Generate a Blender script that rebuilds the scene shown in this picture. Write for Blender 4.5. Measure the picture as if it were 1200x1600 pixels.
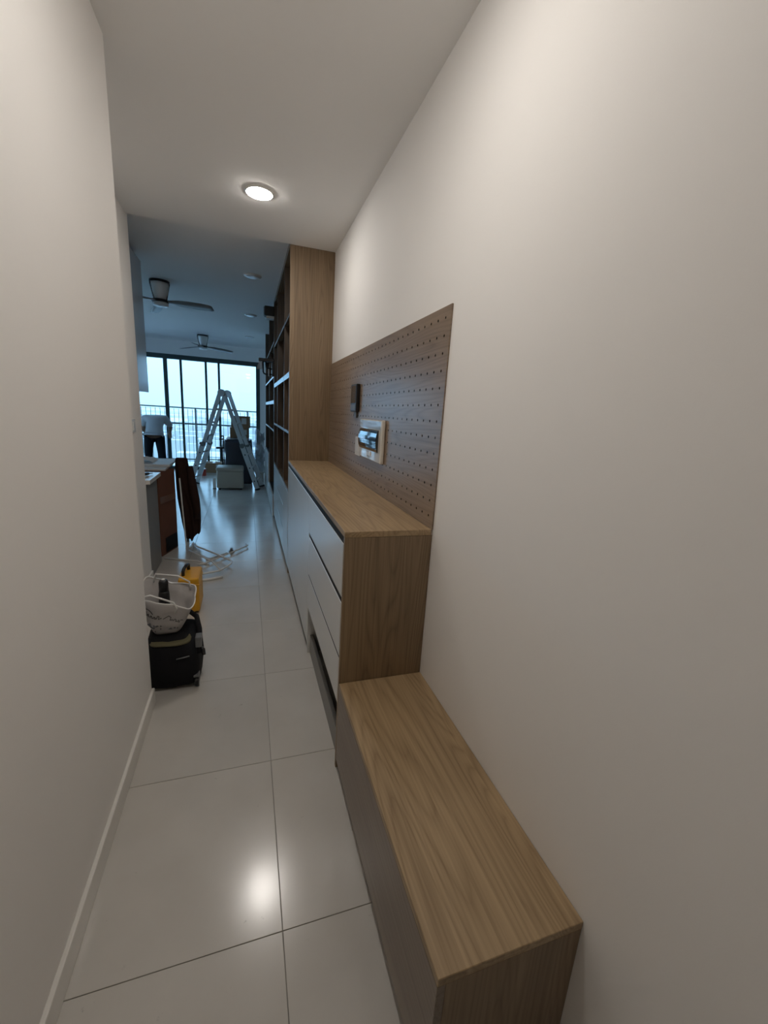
import bpy, bmesh, math, random
from mathutils import Vector, Matrix, noise

sc = bpy.context.scene
col = sc.collection
for o in list(bpy.data.objects):
    bpy.data.objects.remove(o)

# ------------------------------------------------------------------ camera
CAMH = 1.408
cd = bpy.data.cameras.new('camera')
cam = bpy.data.objects.new('camera', cd)
col.objects.link(cam)
cd.sensor_fit = 'HORIZONTAL'
cd.sensor_width = 36.0
cd.lens = 646.11 / 1200 * 36.0
cd.clip_start = 0.02
cd.clip_end = 20000
cam.location = (0, 0, CAMH)
cam.rotation_mode = 'XYZ'
cam.rotation_euler = (math.radians(76.8917), math.radians(-3.5299), math.radians(-17.895))
sc.camera = cam

# ------------------------------------------------------------------ sky (overcast: about three times brighter overhead than at the horizon) and exposure
SKY_STRENGTH = 3.3
world = bpy.data.worlds.new('sky')
sc.world = world
world.use_nodes = True
wn = world.node_tree
bg = wn.nodes['Background']
tc = wn.nodes.new('ShaderNodeTexCoord')
sep = wn.nodes.new('ShaderNodeSeparateXYZ')
wn.links.new(tc.outputs['Generated'], sep.inputs[0])
ramp = wn.nodes.new('ShaderNodeValToRGB')
ramp.color_ramp.elements[0].position = 0.0
ramp.color_ramp.elements[0].color = (0.23, 0.45, 0.70, 1)
ramp.color_ramp.elements[1].position = 1.0
ramp.color_ramp.elements[1].color = (0.72, 1.30, 1.92, 1)
wn.links.new(sep.outputs['Z'], ramp.inputs[0])
wn.links.new(ramp.outputs[0], bg.inputs['Color'])
bg.inputs['Strength'].default_value = SKY_STRENGTH
vs = sc.view_settings
vs.view_transform = 'Standard'
vs.look = 'None'
vs.gamma = 1
vs.exposure = 0.0
vs.use_curve_mapping = False
LAMP_COLOR = (1.0, 0.945, 0.88)
LAMP_STRENGTH = 120.0
sc.cycles.use_denoising = True
sc.cycles.max_bounces = 10
sc.cycles.diffuse_bounces = 8
sc.cycles.transparent_max_bounces = 12
sc.cycles.caustics_reflective = False
sc.cycles.caustics_refractive = False
sc.cycles.sample_clamp_indirect = 6.0

# ------------------------------------------------------------------ materials
MATS = {}


def mat(name, rgb, rough=0.5, metal=0.0, spec=0.5, var=0.0, vscale=8.0, bump=0.0, bscale=60.0,
        coat=0.0, emit=None, trans=0.0, alpha=1.0, ior=1.5):
    m = bpy.data.materials.new(name)
    m.use_nodes = True
    nt = m.node_tree
    b = nt.nodes['Principled BSDF']
    b.inputs['Base Color'].default_value = (*rgb, 1)
    b.inputs['Roughness'].default_value = rough
    b.inputs['Metallic'].default_value = metal
    b.inputs['Specular IOR Level'].default_value = spec
    b.inputs['Coat Weight'].default_value = coat
    b.inputs['IOR'].default_value = ior
    b.inputs['Transmission Weight'].default_value = trans
    b.inputs['Alpha'].default_value = alpha
    tcn = nt.nodes.new('ShaderNodeTexCoord')
    if var > 0:
        n = nt.nodes.new('ShaderNodeTexNoise')
        n.inputs['Scale'].default_value = vscale
        n.inputs['Detail'].default_value = 4
        nt.links.new(tcn.outputs['Object'], n.inputs['Vector'])
        mx = nt.nodes.new('ShaderNodeMix')
        mx.data_type = 'RGBA'
        mx.inputs['A'].default_value = (*[c * (1 - var) for c in rgb], 1)
        mx.inputs['B'].default_value = (*[min(1, c * (1 + var)) for c in rgb], 1)
        nt.links.new(n.outputs['Fac'], mx.inputs['Factor'])
        nt.links.new(mx.outputs['Result'], b.inputs['Base Color'])
    if bump > 0:
        n2 = nt.nodes.new('ShaderNodeTexNoise')
        n2.inputs['Scale'].default_value = bscale
        n2.inputs['Detail'].default_value = 3
        nt.links.new(tcn.outputs['Object'], n2.inputs['Vector'])
        bp = nt.nodes.new('ShaderNodeBump')
        bp.inputs['Strength'].default_value = bump
        bp.inputs['Distance'].default_value = 0.01
        nt.links.new(n2.outputs['Fac'], bp.inputs['Height'])
        nt.links.new(bp.outputs['Normal'], b.inputs['Normal'])
    if emit:
        b.inputs['Emission Color'].default_value = (*emit[0], 1)
        b.inputs['Emission Strength'].default_value = emit[1]
    MATS[name] = m
    return m


def wood(name, grain, across, light=(0.43, 0.305, 0.17), dark=(0.225, 0.145, 0.070), rough=0.42, strip=0.085, seed=0.0):
    """Laminate oak: strips side by side across the board, fine grain and cathedral figures along it."""
    m = bpy.data.materials.new(name)
    m.use_nodes = True
    nt = m.node_tree
    N, L = nt.nodes, nt.links
    b = N['Principled BSDF']

    def math_(op, a, c=None):
        n = N.new('ShaderNodeMath')
        n.operation = op
        for i, v in enumerate((a, c)):
            if v is None:
                continue
            if isinstance(v, (int, float)):
                n.inputs[i].default_value = v
            else:
                L.new(v, n.inputs[i])
        return n.outputs[0]
    t = N.new('ShaderNodeTexCoord')
    s = N.new('ShaderNodeSeparateXYZ')
    L.new(t.outputs['Object'], s.inputs[0])
    ax = {'x': s.outputs[0], 'y': s.outputs[1], 'z': s.outputs[2]}
    g, a = ax[grain], ax[across]
    third = ax[[k for k in 'xyz' if k not in (grain, across)][0]]
    sid = math_('FLOOR', math_('MULTIPLY', math_('ADD', a, 3.0 + seed), 1.0 / strip))
    wnz = N.new('ShaderNodeTexWhiteNoise')
    wnz.noise_dimensions = '1D'
    L.new(sid, wnz.inputs['W'])
    off = math_('MULTIPLY', wnz.outputs['Value'], 7.0)

    def nz(ga, gg, detail, rough_=0.55):
        c = N.new('ShaderNodeCombineXYZ')
        L.new(math_('MULTIPLY', a, ga), c.inputs[0])
        L.new(math_('MULTIPLY', math_('ADD', g, off), gg), c.inputs[1])
        L.new(math_('MULTIPLY', third, ga), c.inputs[2])
        n = N.new('ShaderNodeTexNoise')
        n.inputs['Scale'].default_value = 1.0
        n.inputs['Detail'].default_value = detail
        n.inputs['Roughness'].default_value = rough_
        L.new(c.outputs[0], n.inputs['Vector'])
        return n.outputs['Fac']
    rings = nz(7.0, 0.50, 1.0)
    ring = math_('POWER', math_('ABSOLUTE', math_('SINE', math_('MULTIPLY', rings, 75.0))), 0.7)
    fine = nz(150.0, 2.2, 3.0)
    broad = nz(14.0, 1.1, 2.0)
    f = math_('ADD', math_('MULTIPLY', ring, 0.32), math_('MULTIPLY', fine, 0.80))
    f = math_('ADD', f, math_('MULTIPLY', broad, 0.52))
    f = math_('ADD', f, math_('MULTIPLY', wnz.outputs['Value'], 0.26))
    f = math_('SUBTRACT', f, 0.48)
    r = N.new('ShaderNodeValToRGB')
    r.color_ramp.elements[0].position = 0.12
    r.color_ramp.elements[0].color = (*dark, 1)
    r.color_ramp.elements[1].position = 0.78
    r.color_ramp.elements[1].color = (*light, 1)
    L.new(f, r.inputs[0])
    L.new(r.outputs[0], b.inputs['Base Color'])
    b.inputs['Roughness'].default_value = rough
    b.inputs['Specular IOR Level'].default_value = 0.5
    b.inputs['IOR'].default_value = 1.58
    bp = N.new('ShaderNodeBump')
    bp.inputs['Strength'].default_value = 0.12
    bp.inputs['Distance'].default_value = 0.002
    L.new(fine, bp.inputs['Height'])
    L.new(bp.outputs[0], b.inputs['Normal'])
    MATS[name] = m
    return m


WALL = mat('wall_paint', (0.87, 0.85, 0.825), 0.75, spec=0.25, var=0.012, vscale=2.5, bump=0.02, bscale=350)
CEIL = mat('ceiling_paint', (0.88, 0.87, 0.855), 0.85, spec=0.2, var=0.01, vscale=2)
WHITE_TRIM = mat('white_trim', (0.78, 0.76, 0.72), 0.35, var=0.02)
FRONT = mat('pale_grey_laminate', (0.70, 0.695, 0.67), 0.20, spec=0.5, var=0.015, vscale=5, ior=1.9)
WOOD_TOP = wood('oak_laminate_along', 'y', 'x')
WOOD_UP = wood('oak_laminate_upright_shaded', 'z', 'x', strip=0.11, light=(0.285, 0.198, 0.115), dark=(0.150, 0.096, 0.052))  # same oak as the tops, darkened to carry the shade on upright faces
WOOD_FRONT = wood('oak_laminate_front_shaded', 'y', 'z', light=(0.24, 0.185, 0.14), dark=(0.145, 0.105, 0.078), rough=0.36, strip=0.12)  # same oak again, shade of the bench front put into a darker, greyer colour
WOOD_PEG = wood('oak_laminate_peg_greyed', 'y', 'z', light=(0.31, 0.225, 0.155), dark=(0.175, 0.12, 0.08), rough=0.33, strip=0.14, seed=0.4)  # same oak, greyed: the bluish reflection is mixed into the colour
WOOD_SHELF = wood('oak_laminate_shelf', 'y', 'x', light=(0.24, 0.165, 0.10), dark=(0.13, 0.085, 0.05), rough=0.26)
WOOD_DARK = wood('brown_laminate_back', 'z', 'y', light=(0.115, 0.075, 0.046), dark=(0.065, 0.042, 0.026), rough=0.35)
BLACK = mat('black_plastic', (0.012, 0.012, 0.013), 0.35)
BLACK_FABRIC = mat('black_fabric', (0.012, 0.012, 0.014), 0.85, spec=0.2, bump=0.3, bscale=300)
DARK_GAP = mat('gap_shade_dark', (0.022, 0.016, 0.012), 0.8, spec=0.2)  # near-black colour puts the shade of gaps, holes and niches into the surface
CHARCOAL_METAL = mat('charcoal_aluminium', (0.05, 0.08, 0.08), 0.4, metal=0.3)
ALU = mat('aluminium', (0.62, 0.63, 0.64), 0.33, metal=0.85, var=0.06, vscale=20)
GREY_PLASTIC = mat('grey_plastic', (0.16, 0.165, 0.17), 0.45)
WHITE_PLASTIC = mat('white_plastic', (0.80, 0.79, 0.76), 0.22, coat=0.3)
CREAM_GLOSS = mat('cream_gloss_plastic', (0.80, 0.77, 0.70), 0.08, coat=0.8)
SMOKED = mat('smoked_plastic', (0.01, 0.013, 0.015), 0.05, coat=1.0)
SCREEN = mat('dark_screen', (0.02, 0.018, 0.017), 0.12, coat=0.6)
CARDBOARD = mat('cardboard', (0.33, 0.205, 0.12), 0.8, spec=0.2, var=0.08, vscale=12, bump=0.06, bscale=90)
RED_CARD = mat('red_brown_carton', (0.145, 0.058, 0.034), 0.7, spec=0.25, var=0.12, vscale=7, bump=0.05, bscale=40)
YELLOW = mat('yellow_tool_case', (0.72, 0.36, 0.018), 0.4, var=0.05)
RED = mat('red_plastic', (0.55, 0.05, 0.03), 0.4)
CREAM_LEATHER = mat('cream_leather', (0.42, 0.385, 0.32), 0.45, bump=0.05, bscale=160)
NAVY_COVER = mat('dark_dust_cover', (0.045, 0.05, 0.066), 0.45, var=0.1, vscale=6)
JACKET = mat('dark_brown_jacket', (0.035, 0.018, 0.014), 0.9, spec=0.15, bump=0.2, bscale=120)
PVC = mat('white_pvc', (0.74, 0.73, 0.70), 0.3)
BAG_WHITE = mat('white_woven_bag', (0.50, 0.475, 0.46), 0.6, var=0.06, vscale=14, bump=0.25, bscale=40)
BAG_PRINT = mat('black_print', (0.03, 0.03, 0.03), 0.6)
OLIVE = mat('olive_lining', (0.14, 0.125, 0.065), 0.8)
SHIRT = mat('pale_grey_shirt', (0.52, 0.52, 0.54), 0.85, spec=0.2, bump=0.25, bscale=16)
TROUSERS = mat('black_trousers', (0.012, 0.013, 0.018), 0.85, spec=0.2)
SKIN = mat('skin', (0.30, 0.17, 0.11), 0.55)
HAIR = mat('black_hair', (0.01, 0.009, 0.008), 0.6)
PAPER = mat('white_paper', (0.72, 0.72, 0.72), 0.7, bump=0.1, bscale=30)
FOAM = mat('pale_board', (0.60, 0.59, 0.57), 0.5, var=0.03)
STONE = mat('pale_quartz', (0.66, 0.65, 0.62), 0.25, var=0.05, vscale=30)
KITCHEN_GREY = mat('grey_laminate', (0.22, 0.21, 0.195), 0.45, var=0.03)
KITCHEN_PALE = mat('pale_blue_grey_laminate', (0.45, 0.47, 0.50), 0.2, ior=1.8)
GREEN = mat('dark_green_leaves', (0.015, 0.035, 0.02), 0.6, var=0.4, vscale=30)
BALCONY = mat('balcony_concrete', (0.74, 0.72, 0.67), 0.8, var=0.05)
LENS_OFF = mat('frosted_lens', (0.75, 0.76, 0.77), 0.25)
LENS_ON = mat('lit_lens', (0.9, 0.9, 0.9), 0.4, emit=(LAMP_COLOR, LAMP_STRENGTH))
CONCRETE_PALE = mat('pale_city_blocks', (0.46, 0.47, 0.48), 0.9, var=0.35, vscale=0.02)


def clear_film(name, tint, glossy=0.12, rough=0.05, body=None):
    m = bpy.data.materials.new(name)
    m.use_nodes = True
    nt = m.node_tree
    nt.nodes.remove(nt.nodes['Principled BSDF'])
    out = nt.nodes['Material Output']
    tr = nt.nodes.new('ShaderNodeBsdfTransparent')
    tr.inputs[0].default_value = (*tint, 1)
    gl = nt.nodes.new('ShaderNodeBsdfGlossy')
    gl.inputs['Roughness'].default_value = rough
    fr = nt.nodes.new('ShaderNodeFresnel')
    fr.inputs[0].default_value = 1.45
    mx = nt.nodes.new('ShaderNodeMixShader')
    if glossy is None:
        nt.links.new(fr.outputs[0], mx.inputs[0])
    else:
        mx.inputs[0].default_value = glossy
    nt.links.new(tr.outputs[0], mx.inputs[1])
    nt.links.new(gl.outputs[0], mx.inputs[2])
    res = mx
    if body:
        df = nt.nodes.new('ShaderNodeBsdfDiffuse')
        df.inputs[0].default_value = (*body[0], 1)
        m2 = nt.nodes.new('ShaderNodeMixShader')
        m2.inputs[0].default_value = body[1]
        nt.links.new(mx.outputs[0], m2.inputs[1])
        nt.links.new(df.outputs[0], m2.inputs[2])
        res = m2
    nt.links.new(res.outputs[0], out.inputs[0])
    MATS[name] = m
    return m


GLASS = clear_film('window_glass', (0.98, 1.0, 0.995), glossy=None, rough=0.01)
LAMP_GLASS = clear_film('lamp_glass', (0.85, 0.9, 0.92), glossy=0.2, rough=0.1, body=((0.7, 0.72, 0.75), 0.25))
FILM = clear_film('plastic_film', (0.85, 0.9, 0.95), glossy=0.25, rough=0.15, body=((0.55, 0.62, 0.70), 0.4))


def tile_material():
    m = bpy.data.materials.new('porcelain_tile')
    m.use_nodes = True
    nt = m.node_tree
    N, L = nt.nodes, nt.links
    b = N['Principled BSDF']
    geo = N.new('ShaderNodeNewGeometry')
    info = N.new('ShaderNodeObjectInfo')
    n1 = N.new('ShaderNodeTexNoise')
    n1.inputs['Scale'].default_value = 3.2
    n1.inputs['Detail'].default_value = 5
    L.new(geo.outputs['Position'], n1.inputs['Vector'])
    r1 = N.new('ShaderNodeValToRGB')
    r1.color_ramp.elements[0].position = 0.3
    r1.color_ramp.elements[0].color = (0.54, 0.515, 0.475, 1)
    r1.color_ramp.elements[1].position = 0.7
    r1.color_ramp.elements[1].color = (0.605, 0.58, 0.54, 1)
    L.new(n1.outputs['Fac'], r1.inputs[0])
    # scattered dust specks and scuffs left by the works
    n2 = N.new('ShaderNodeTexNoise')
    n2.inputs['Scale'].default_value = 17.0
    n2.inputs['Detail'].default_value = 6
    n2.inputs['Roughness'].default_value = 0.7
    L.new(geo.outputs['Position'], n2.inputs['Vector'])
    r2 = N.new('ShaderNodeValToRGB')
    r2.color_ramp.elements[0].position = 0.665
    r2.color_ramp.elements[0].color = (0, 0, 0, 1)
    r2.color_ramp.elements[1].position = 0.72
    r2.color_ramp.elements[1].color = (0.6, 0.6, 0.6, 1)
    L.new(n2.outputs['Fac'], r2.inputs[0])
    mx = N.new('ShaderNodeMix')
    mx.data_type = 'RGBA'
    L.new(r2.outputs[0], mx.inputs['Factor'])
    L.new(r1.outputs[0], mx.inputs['A'])
    mx.inputs['B'].default_value = (0.25, 0.235, 0.21, 1)
    hv = N.new('ShaderNodeHueSaturation')
    mr = N.new('ShaderNodeMapRange')
    mr.inputs['To Min'].default_value = 0.97
    mr.inputs['To Max'].default_value = 1.03
    L.new(info.outputs['Random'], mr.inputs['Value'])
    L.new(mr.outputs[0], hv.inputs['Value'])
    L.new(mx.outputs['Result'], hv.inputs['Color'])
    L.new(hv.outputs[0], b.inputs['Base Color'])
    r3 = N.new('ShaderNodeMapRange')
    r3.inputs['To Min'].default_value = 0.14
    r3.inputs['To Max'].default_value = 0.24
    L.new(n1.outputs['Fac'], r3.inputs['Value'])
    L.new(r3.outputs[0], b.inputs['Roughness'])
    b.inputs['Specular IOR Level'].default_value = 0.5
    b.inputs['IOR'].default_value = 1.75
    n4 = N.new('ShaderNodeTexNoise')
    n4.inputs['Scale'].default_value = 5.0
    n4.inputs['Detail'].default_value = 2
    L.new(geo.outputs['Position'], n4.inputs['Vector'])
    bp = N.new('ShaderNodeBump')
    bp.inputs['Strength'].default_value = 0.08
    bp.inputs['Distance'].default_value = 0.004
    L.new(n4.outputs['Fac'], bp.inputs['Height'])
    L.new(bp.outputs[0], b.inputs['Normal'])
    return m


TILE = tile_material()
GROUT = mat('grey_grout', (0.31, 0.295, 0.27), 0.9)


# ------------------------------------------------------------------ mesh helpers
def tag(o, label=None, cat=None, group=None, kind=None):
    if label:
        o['label'] = label
    if cat:
        o['category'] = cat
    if group:
        o['group'] = group
    if kind:
        o['kind'] = kind
    return o


def worldloc(o):
    v = Vector((0, 0, 0))
    while o is not None:
        v += Vector(o.location)
        o = o.parent
    return v


def thing(name, label, cat, loc, group=None):
    o = bpy.data.objects.new(name, None)
    col.objects.link(o)
    o.location = loc
    o.empty_display_size = 0.1
    return tag(o, label, cat, group)


class MB:
    """Collects shapes given in room coordinates and links them as one mesh object."""

    def __init__(self):
        self.bm = bmesh.new()

    def _bevel(self, verts, bev, seg):
        if bev <= 0:
            return
        vs_ = set(verts)
        edges = [e for e in self.bm.edges if e.verts[0] in vs_ and e.verts[1] in vs_]
        bmesh.ops.bevel(self.bm, geom=edges, offset=bev, segments=seg, profile=0.5, affect='EDGES')

    def hexa(self, c, bev=0.0, seg=2):
        """c: 8 corners, bottom ring of four then top ring of four."""
        v = [self.bm.verts.new(p) for p in c]
        for f in ((3, 2, 1, 0), (4, 5, 6, 7), (0, 1, 5, 4), (1, 2, 6, 5), (2, 3, 7, 6), (3, 0, 4, 7)):
            self.bm.faces.new([v[i] for i in f])
        self._bevel(v, bev, seg)
        return self

    def box(self, x0, x1, y0, y1, z0, z1, bev=0.0, seg=2):
        return self.hexa([(x0, y0, z0), (x1, y0, z0), (x1, y1, z0), (x0, y1, z0),
                          (x0, y0, z1), (x1, y0, z1), (x1, y1, z1), (x0, y1, z1)], bev, seg)

    def bar(self, p0, p1, w, d, ref=(0, 1, 0), bev=0.0, seg=1):
        p0, p1, ref = Vector(p0), Vector(p1), Vector(ref)
        t = (p1 - p0).normalized()
        a = t.cross(ref).normalized() * (w / 2)
        b = t.cross(a).normalized() * (d / 2)
        return self.hexa([p0 - a - b, p0 + a - b, p0 + a + b, p0 - a + b,
                          p1 - a - b, p1 + a - b, p1 + a + b, p1 - a + b], bev, seg)

    def rings(self, rings, cap0=True, cap1=True, closed=True):
        rv = [[self.bm.verts.new(p) for p in r] for r in rings]
        n = len(rv[0])
        for i in range(len(rv) - 1):
            for k in range(n if closed else n - 1):
                k2 = (k + 1) % n
                self.bm.faces.new((rv[i][k], rv[i][k2], rv[i + 1][k2], rv[i + 1][k]))
        if cap0:
            self.bm.faces.new(list(reversed(rv[0])))
        if cap1:
            self.bm.faces.new(rv[-1])
        return self

    def tube(self, pts, r, n=8, cap=True):
        pts = [Vector(p) for p in pts]
        rs = r if isinstance(r, (list, tuple)) else [r] * len(pts)
        t0 = (pts[1] - pts[0]).normalized()
        ref = Vector((0, 0, 1)) if abs(t0.z) < 0.9 else Vector((1, 0, 0))
        a = t0.cross(ref).normalized()
        rings = []
        for i, p in enumerate(pts):
            if i == 0:
                t = t0
            elif i == len(pts) - 1:
                t = (pts[i] - pts[i - 1]).normalized()
            else:
                t = ((pts[i] - pts[i - 1]).normalized() + (pts[i + 1] - pts[i]).normalized()).normalized()
            a = (a - t * a.dot(t)).normalized()
            b = t.cross(a)
            rings.append([p + (a * math.cos(2 * math.pi * k / n) + b * math.sin(2 * math.pi * k / n)) * rs[i] for k in range(n)])
        return self.rings(rings, cap, cap)

    def lathe(self, profile, c, n=32, axis='z'):
        """profile: (radius, height) from one end to the other."""
        rings = []
        for r, h in profile:
            ring = []
            for k in range(n):
                a = 2 * math.pi * k / n
                if axis == 'z':
                    ring.append((c[0] + r * math.cos(a), c[1] + r * math.sin(a), c[2] + h))
                elif axis == 'y':
                    ring.append((c[0] + r * math.cos(a), c[1] + h, c[2] + r * math.sin(a)))
                else:
                    ring.append((c[0] + h, c[1] + r * math.cos(a), c[2] + r * math.sin(a)))
            rings.append(ring)
        return self.rings(rings, profile[0][0] > 1e-5, profile[-1][0] > 1e-5)

    def grid(self, fn, nu, nv):
        v = [[self.bm.verts.new(fn(i / nu, j / nv)) for i in range(nu + 1)] for j in range(nv + 1)]
        for j in range(nv):
            for i in range(nu):
                self.bm.faces.new((v[j][i], v[j][i + 1], v[j + 1][i + 1], v[j + 1][i]))
        return self

    def jitter(self, amp, scale, seed=0):
        for v in self.bm.verts:
            n = noise.noise_vector(v.co * scale + Vector((seed, seed * 2, seed * 3)))
            v.co += n * amp
        return self

    def build(self, name, m, parent=None, smooth=False, origin=None):
        bm = self.bm
        bmesh.ops.recalc_face_normals(bm, faces=bm.faces)
        base = worldloc(parent) if parent is not None else Vector((0, 0, 0))
        loc = Vector(origin) - base if origin is not None else Vector((0, 0, 0))
        bmesh.ops.translate(bm, verts=bm.verts, vec=-(base + loc))
        if smooth:
            for f in bm.faces:
                f.smooth = True
        me = bpy.data.meshes.new(name)
        bm.to_mesh(me)
        bm.free()
        me.materials.append(m)
        o = bpy.data.objects.new(name, me)
        col.objects.link(o)
        o.location = loc
        if parent is not None:
            o.parent = parent
        return o


def struct(o):
    o['kind'] = 'structure'
    return o


# ------------------------------------------------------------------ dimensions of the place
XL, XW, X0 = -0.446, 0.6655, 0.3255      # left wall, right wall, cabinet fronts
YL = 1.962                               # end of the left corridor wall
XK, YK = -0.745, 3.55                    # second left wall and its end
ZC, ZC2 = 2.605, 2.65                    # corridor and living room ceilings
YSTEP = 3.515
YWIN = 9.95
YB = -2.6  # corridor stretched out of view so that less light bounces back
XROOM = -4.4  # room and main window widened out of view to let in more daylight

# ------------------------------------------------------------------ structure
floor = struct(MB().box(XROOM, XW, YB, YWIN + 0.1, -0.12, -0.004).build('floor', GROUT))
T = 0.6
tile_mesh = None
gap = 0.0010
tb = MB()
tb.box(-T / 2 + gap, T / 2 - gap, -T / 2 + gap, T / 2 - gap, -0.010, 0.0, bev=0.0008, seg=1)
first_tile = tb.build('tile', TILE, floor)
x_lines, y_lines = 0.077, 0.873
xs = [x_lines + T / 2 + T * i for i in range(-8, 1)]
ys = [y_lines + T / 2 + T * i for i in range(-6, 16)]
used = False
for x in xs:
    for y in ys:
        if x + T / 2 < XROOM or y - T / 2 > YWIN + 0.05:
            continue
        if y + T / 2 < YL and x + T / 2 < XL:
            continue
        if y + T / 2 < YK and x + T / 2 < XK:
            continue
        t = first_tile if not used else first_tile.copy()
        if used:
            col.objects.link(t)
            t.parent = floor
        used = True
        t.location = (x, y, 0)
        # a turn by quarter turns keeps neighbouring tiles from matching
        t.rotation_euler = (0, 0, 0)

struct(MB().box(XROOM, XL, YB, YL, -0.02, ZC, bev=0.002, seg=1).build('wall_left', WALL))
struct(MB().box(XROOM, XK, YL, YK, -0.02, ZC2 + 0.1).build('wall_kitchen', WALL))
struct(MB().box(XW, XW + 0.15, YB, YWIN + 0.15, -0.12, ZC2 + 0.1).build('wall_right', WALL))
struct(MB().box(XROOM, XW, YB - 0.12, YB, -0.12, ZC2).build('wall_back', WALL))
lw_ = MB()
lw_.box(XROOM - 0.12, XROOM, YB, 6.6, -0.12, ZC2 + 0.1)
lw_.box(XROOM - 0.12, XROOM, 9.6, YWIN + 0.15, -0.12, ZC2 + 0.1)
lw_.box(XROOM - 0.12, XROOM, 6.6, 9.6, -0.12, 0.3)
lw_.box(XROOM - 0.12, XROOM, 6.6, 9.6, 2.5, ZC2 + 0.1)
struct(lw_.build('wall_living', WALL))
struct(MB().box(XROOM, XW, YB, YSTEP, ZC, ZC2 + 0.15).build('ceiling', CEIL))
struct(MB().box(XROOM, XW, YSTEP, YWIN + 0.15, ZC2, ZC2 + 0.15).build('ceiling', CEIL))
# far wall: header above the window, pier on its right
fw = MB()
fw.box(XROOM, XW, YWIN, YWIN + 0.15, 2.37, ZC2)
fw.box(0.285, XW, YWIN, YWIN + 0.15, -0.12, 2.37)
struct(fw.build('wall_far', WALL))

dr = bpy.data.objects.new('added_dark_door', None)  # added unseen door, dark to cut the light bounced from behind the camera
col.objects.link(dr)
dr.location = (0.1, YB, 0)
dr['kind'] = 'structure'
MB().box(-0.36, 0.58, YB + 0.0005, YB + 0.045, 0.005, 2.1, bev=0.003, seg=1).build('leaf', mat('added_door_timber', (0.05, 0.03, 0.02), 0.5), dr)
MB().tube([(-0.29, YB + 0.046, 1.0), (-0.29, YB + 0.09, 1.0), (-0.20, YB + 0.09, 1.0)], 0.009, 10).build('handle', ALU, dr, smooth=True)
bb = MB()
bb.box(XL, XL + 0.013, YB, YL, 0.0, 0.078, bev=0.003, seg=2)
struct(bb.build('baseboard_left', WHITE_TRIM))
bb = MB()
bb.box(XK, XK + 0.013, YL, YK, 0.0, 0.078, bev=0.003, seg=2)
struct(bb.build('baseboard_kitchen', WHITE_TRIM))

# ------------------------------------------------------------------ window and balcony
win = bpy.data.objects.new('window_1', None)
col.objects.link(win)
win.location = (-2.05, YWIN, 0)
win['kind'] = 'structure'
ZT = 2.345
m = MB()
m.box(XROOM, 0.285, YWIN - 0.005, YWIN + 0.11, ZT - 0.065, ZT + 0.025, bev=0.004, seg=1)
m.build('head_rail', CHARCOAL_METAL, win)
m = MB()
m.box(XROOM, 0.285, YWIN - 0.005, YWIN + 0.11, 0.0, 0.06, bev=0.004, seg=1)
m.build('sill_rail', CHARCOAL_METAL, win)
m = MB()
m.box(0.205, 0.285, YWIN - 0.008, YWIN + 0.11, 0.06, ZT - 0.065, bev=0.004, seg=1)
m.build('jamb', CHARCOAL_METAL, win)
m = MB()
m.box(XROOM, XROOM + 0.08, YWIN - 0.008, YWIN + 0.11, 0.06, ZT - 0.065, bev=0.004, seg=1)
m.build('jamb', CHARCOAL_METAL, win)
# sliding panels: stiles at the places the photo shows; the leftmost ones fill the unseen width added for daylight
stiles = [(-3.55, 0.045, 0.05), (-2.85, 0.045, 0.05), (-2.30, 0.045, 0.0), (-1.585, 0.075, 0.0), (-1.30, 0.045, 0.05), (-0.815, 0.045, 0.05), (-0.555, 0.045, 0.0)]
for cx, w, dy in stiles:
    m = MB()
    m.box(cx - w / 2, cx + w / 2, YWIN + 0.005 + dy, YWIN + 0.05 + dy, 0.06, ZT - 0.065, bev=0.003, seg=1)
    m.build('stile', CHARCOAL_METAL, win)
edges_x = [XROOM + 0.08, -3.55, -2.85, -2.30, -1.585, -1.30, -0.815, -0.555, 0.205]
for i in range(8):
    dy = (0.0, 0.05, 0.05, 0.0, 0.05, 0.05, 0.0, 0.0)[i]
    m = MB()
    m.box(edges_x[i], edges_x[i + 1], YWIN + 0.026 + dy, YWIN + 0.032 + dy, 0.06, ZT - 0.065)
    m.build('pane', GLASS, win)

added_win = bpy.data.objects.new('added_side_window', None)  # unseen side window, added to bring more daylight into the living room
col.objects.link(added_win)
added_win.location = (XROOM, 8.1, 0.3)
added_win['kind'] = 'structure'
for z0, z1 in ((0.3, 0.35), (2.45, 2.5)):
    MB().box(XROOM - 0.09, XROOM - 0.02, 6.6, 9.6, z0, z1).build('rail', CHARCOAL_METAL, added_win)
for i in range(5):
    y = 6.625 + i * 0.7375
    MB().box(XROOM - 0.09, XROOM - 0.02, y - 0.025, y + 0.025, 0.35, 2.45).build('stile', CHARCOAL_METAL, added_win)
    if i < 4:
        MB().box(XROOM - 0.058, XROOM - 0.052, y + 0.025, y + 0.7125, 0.35, 2.45).build('pane', GLASS, added_win)

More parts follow.
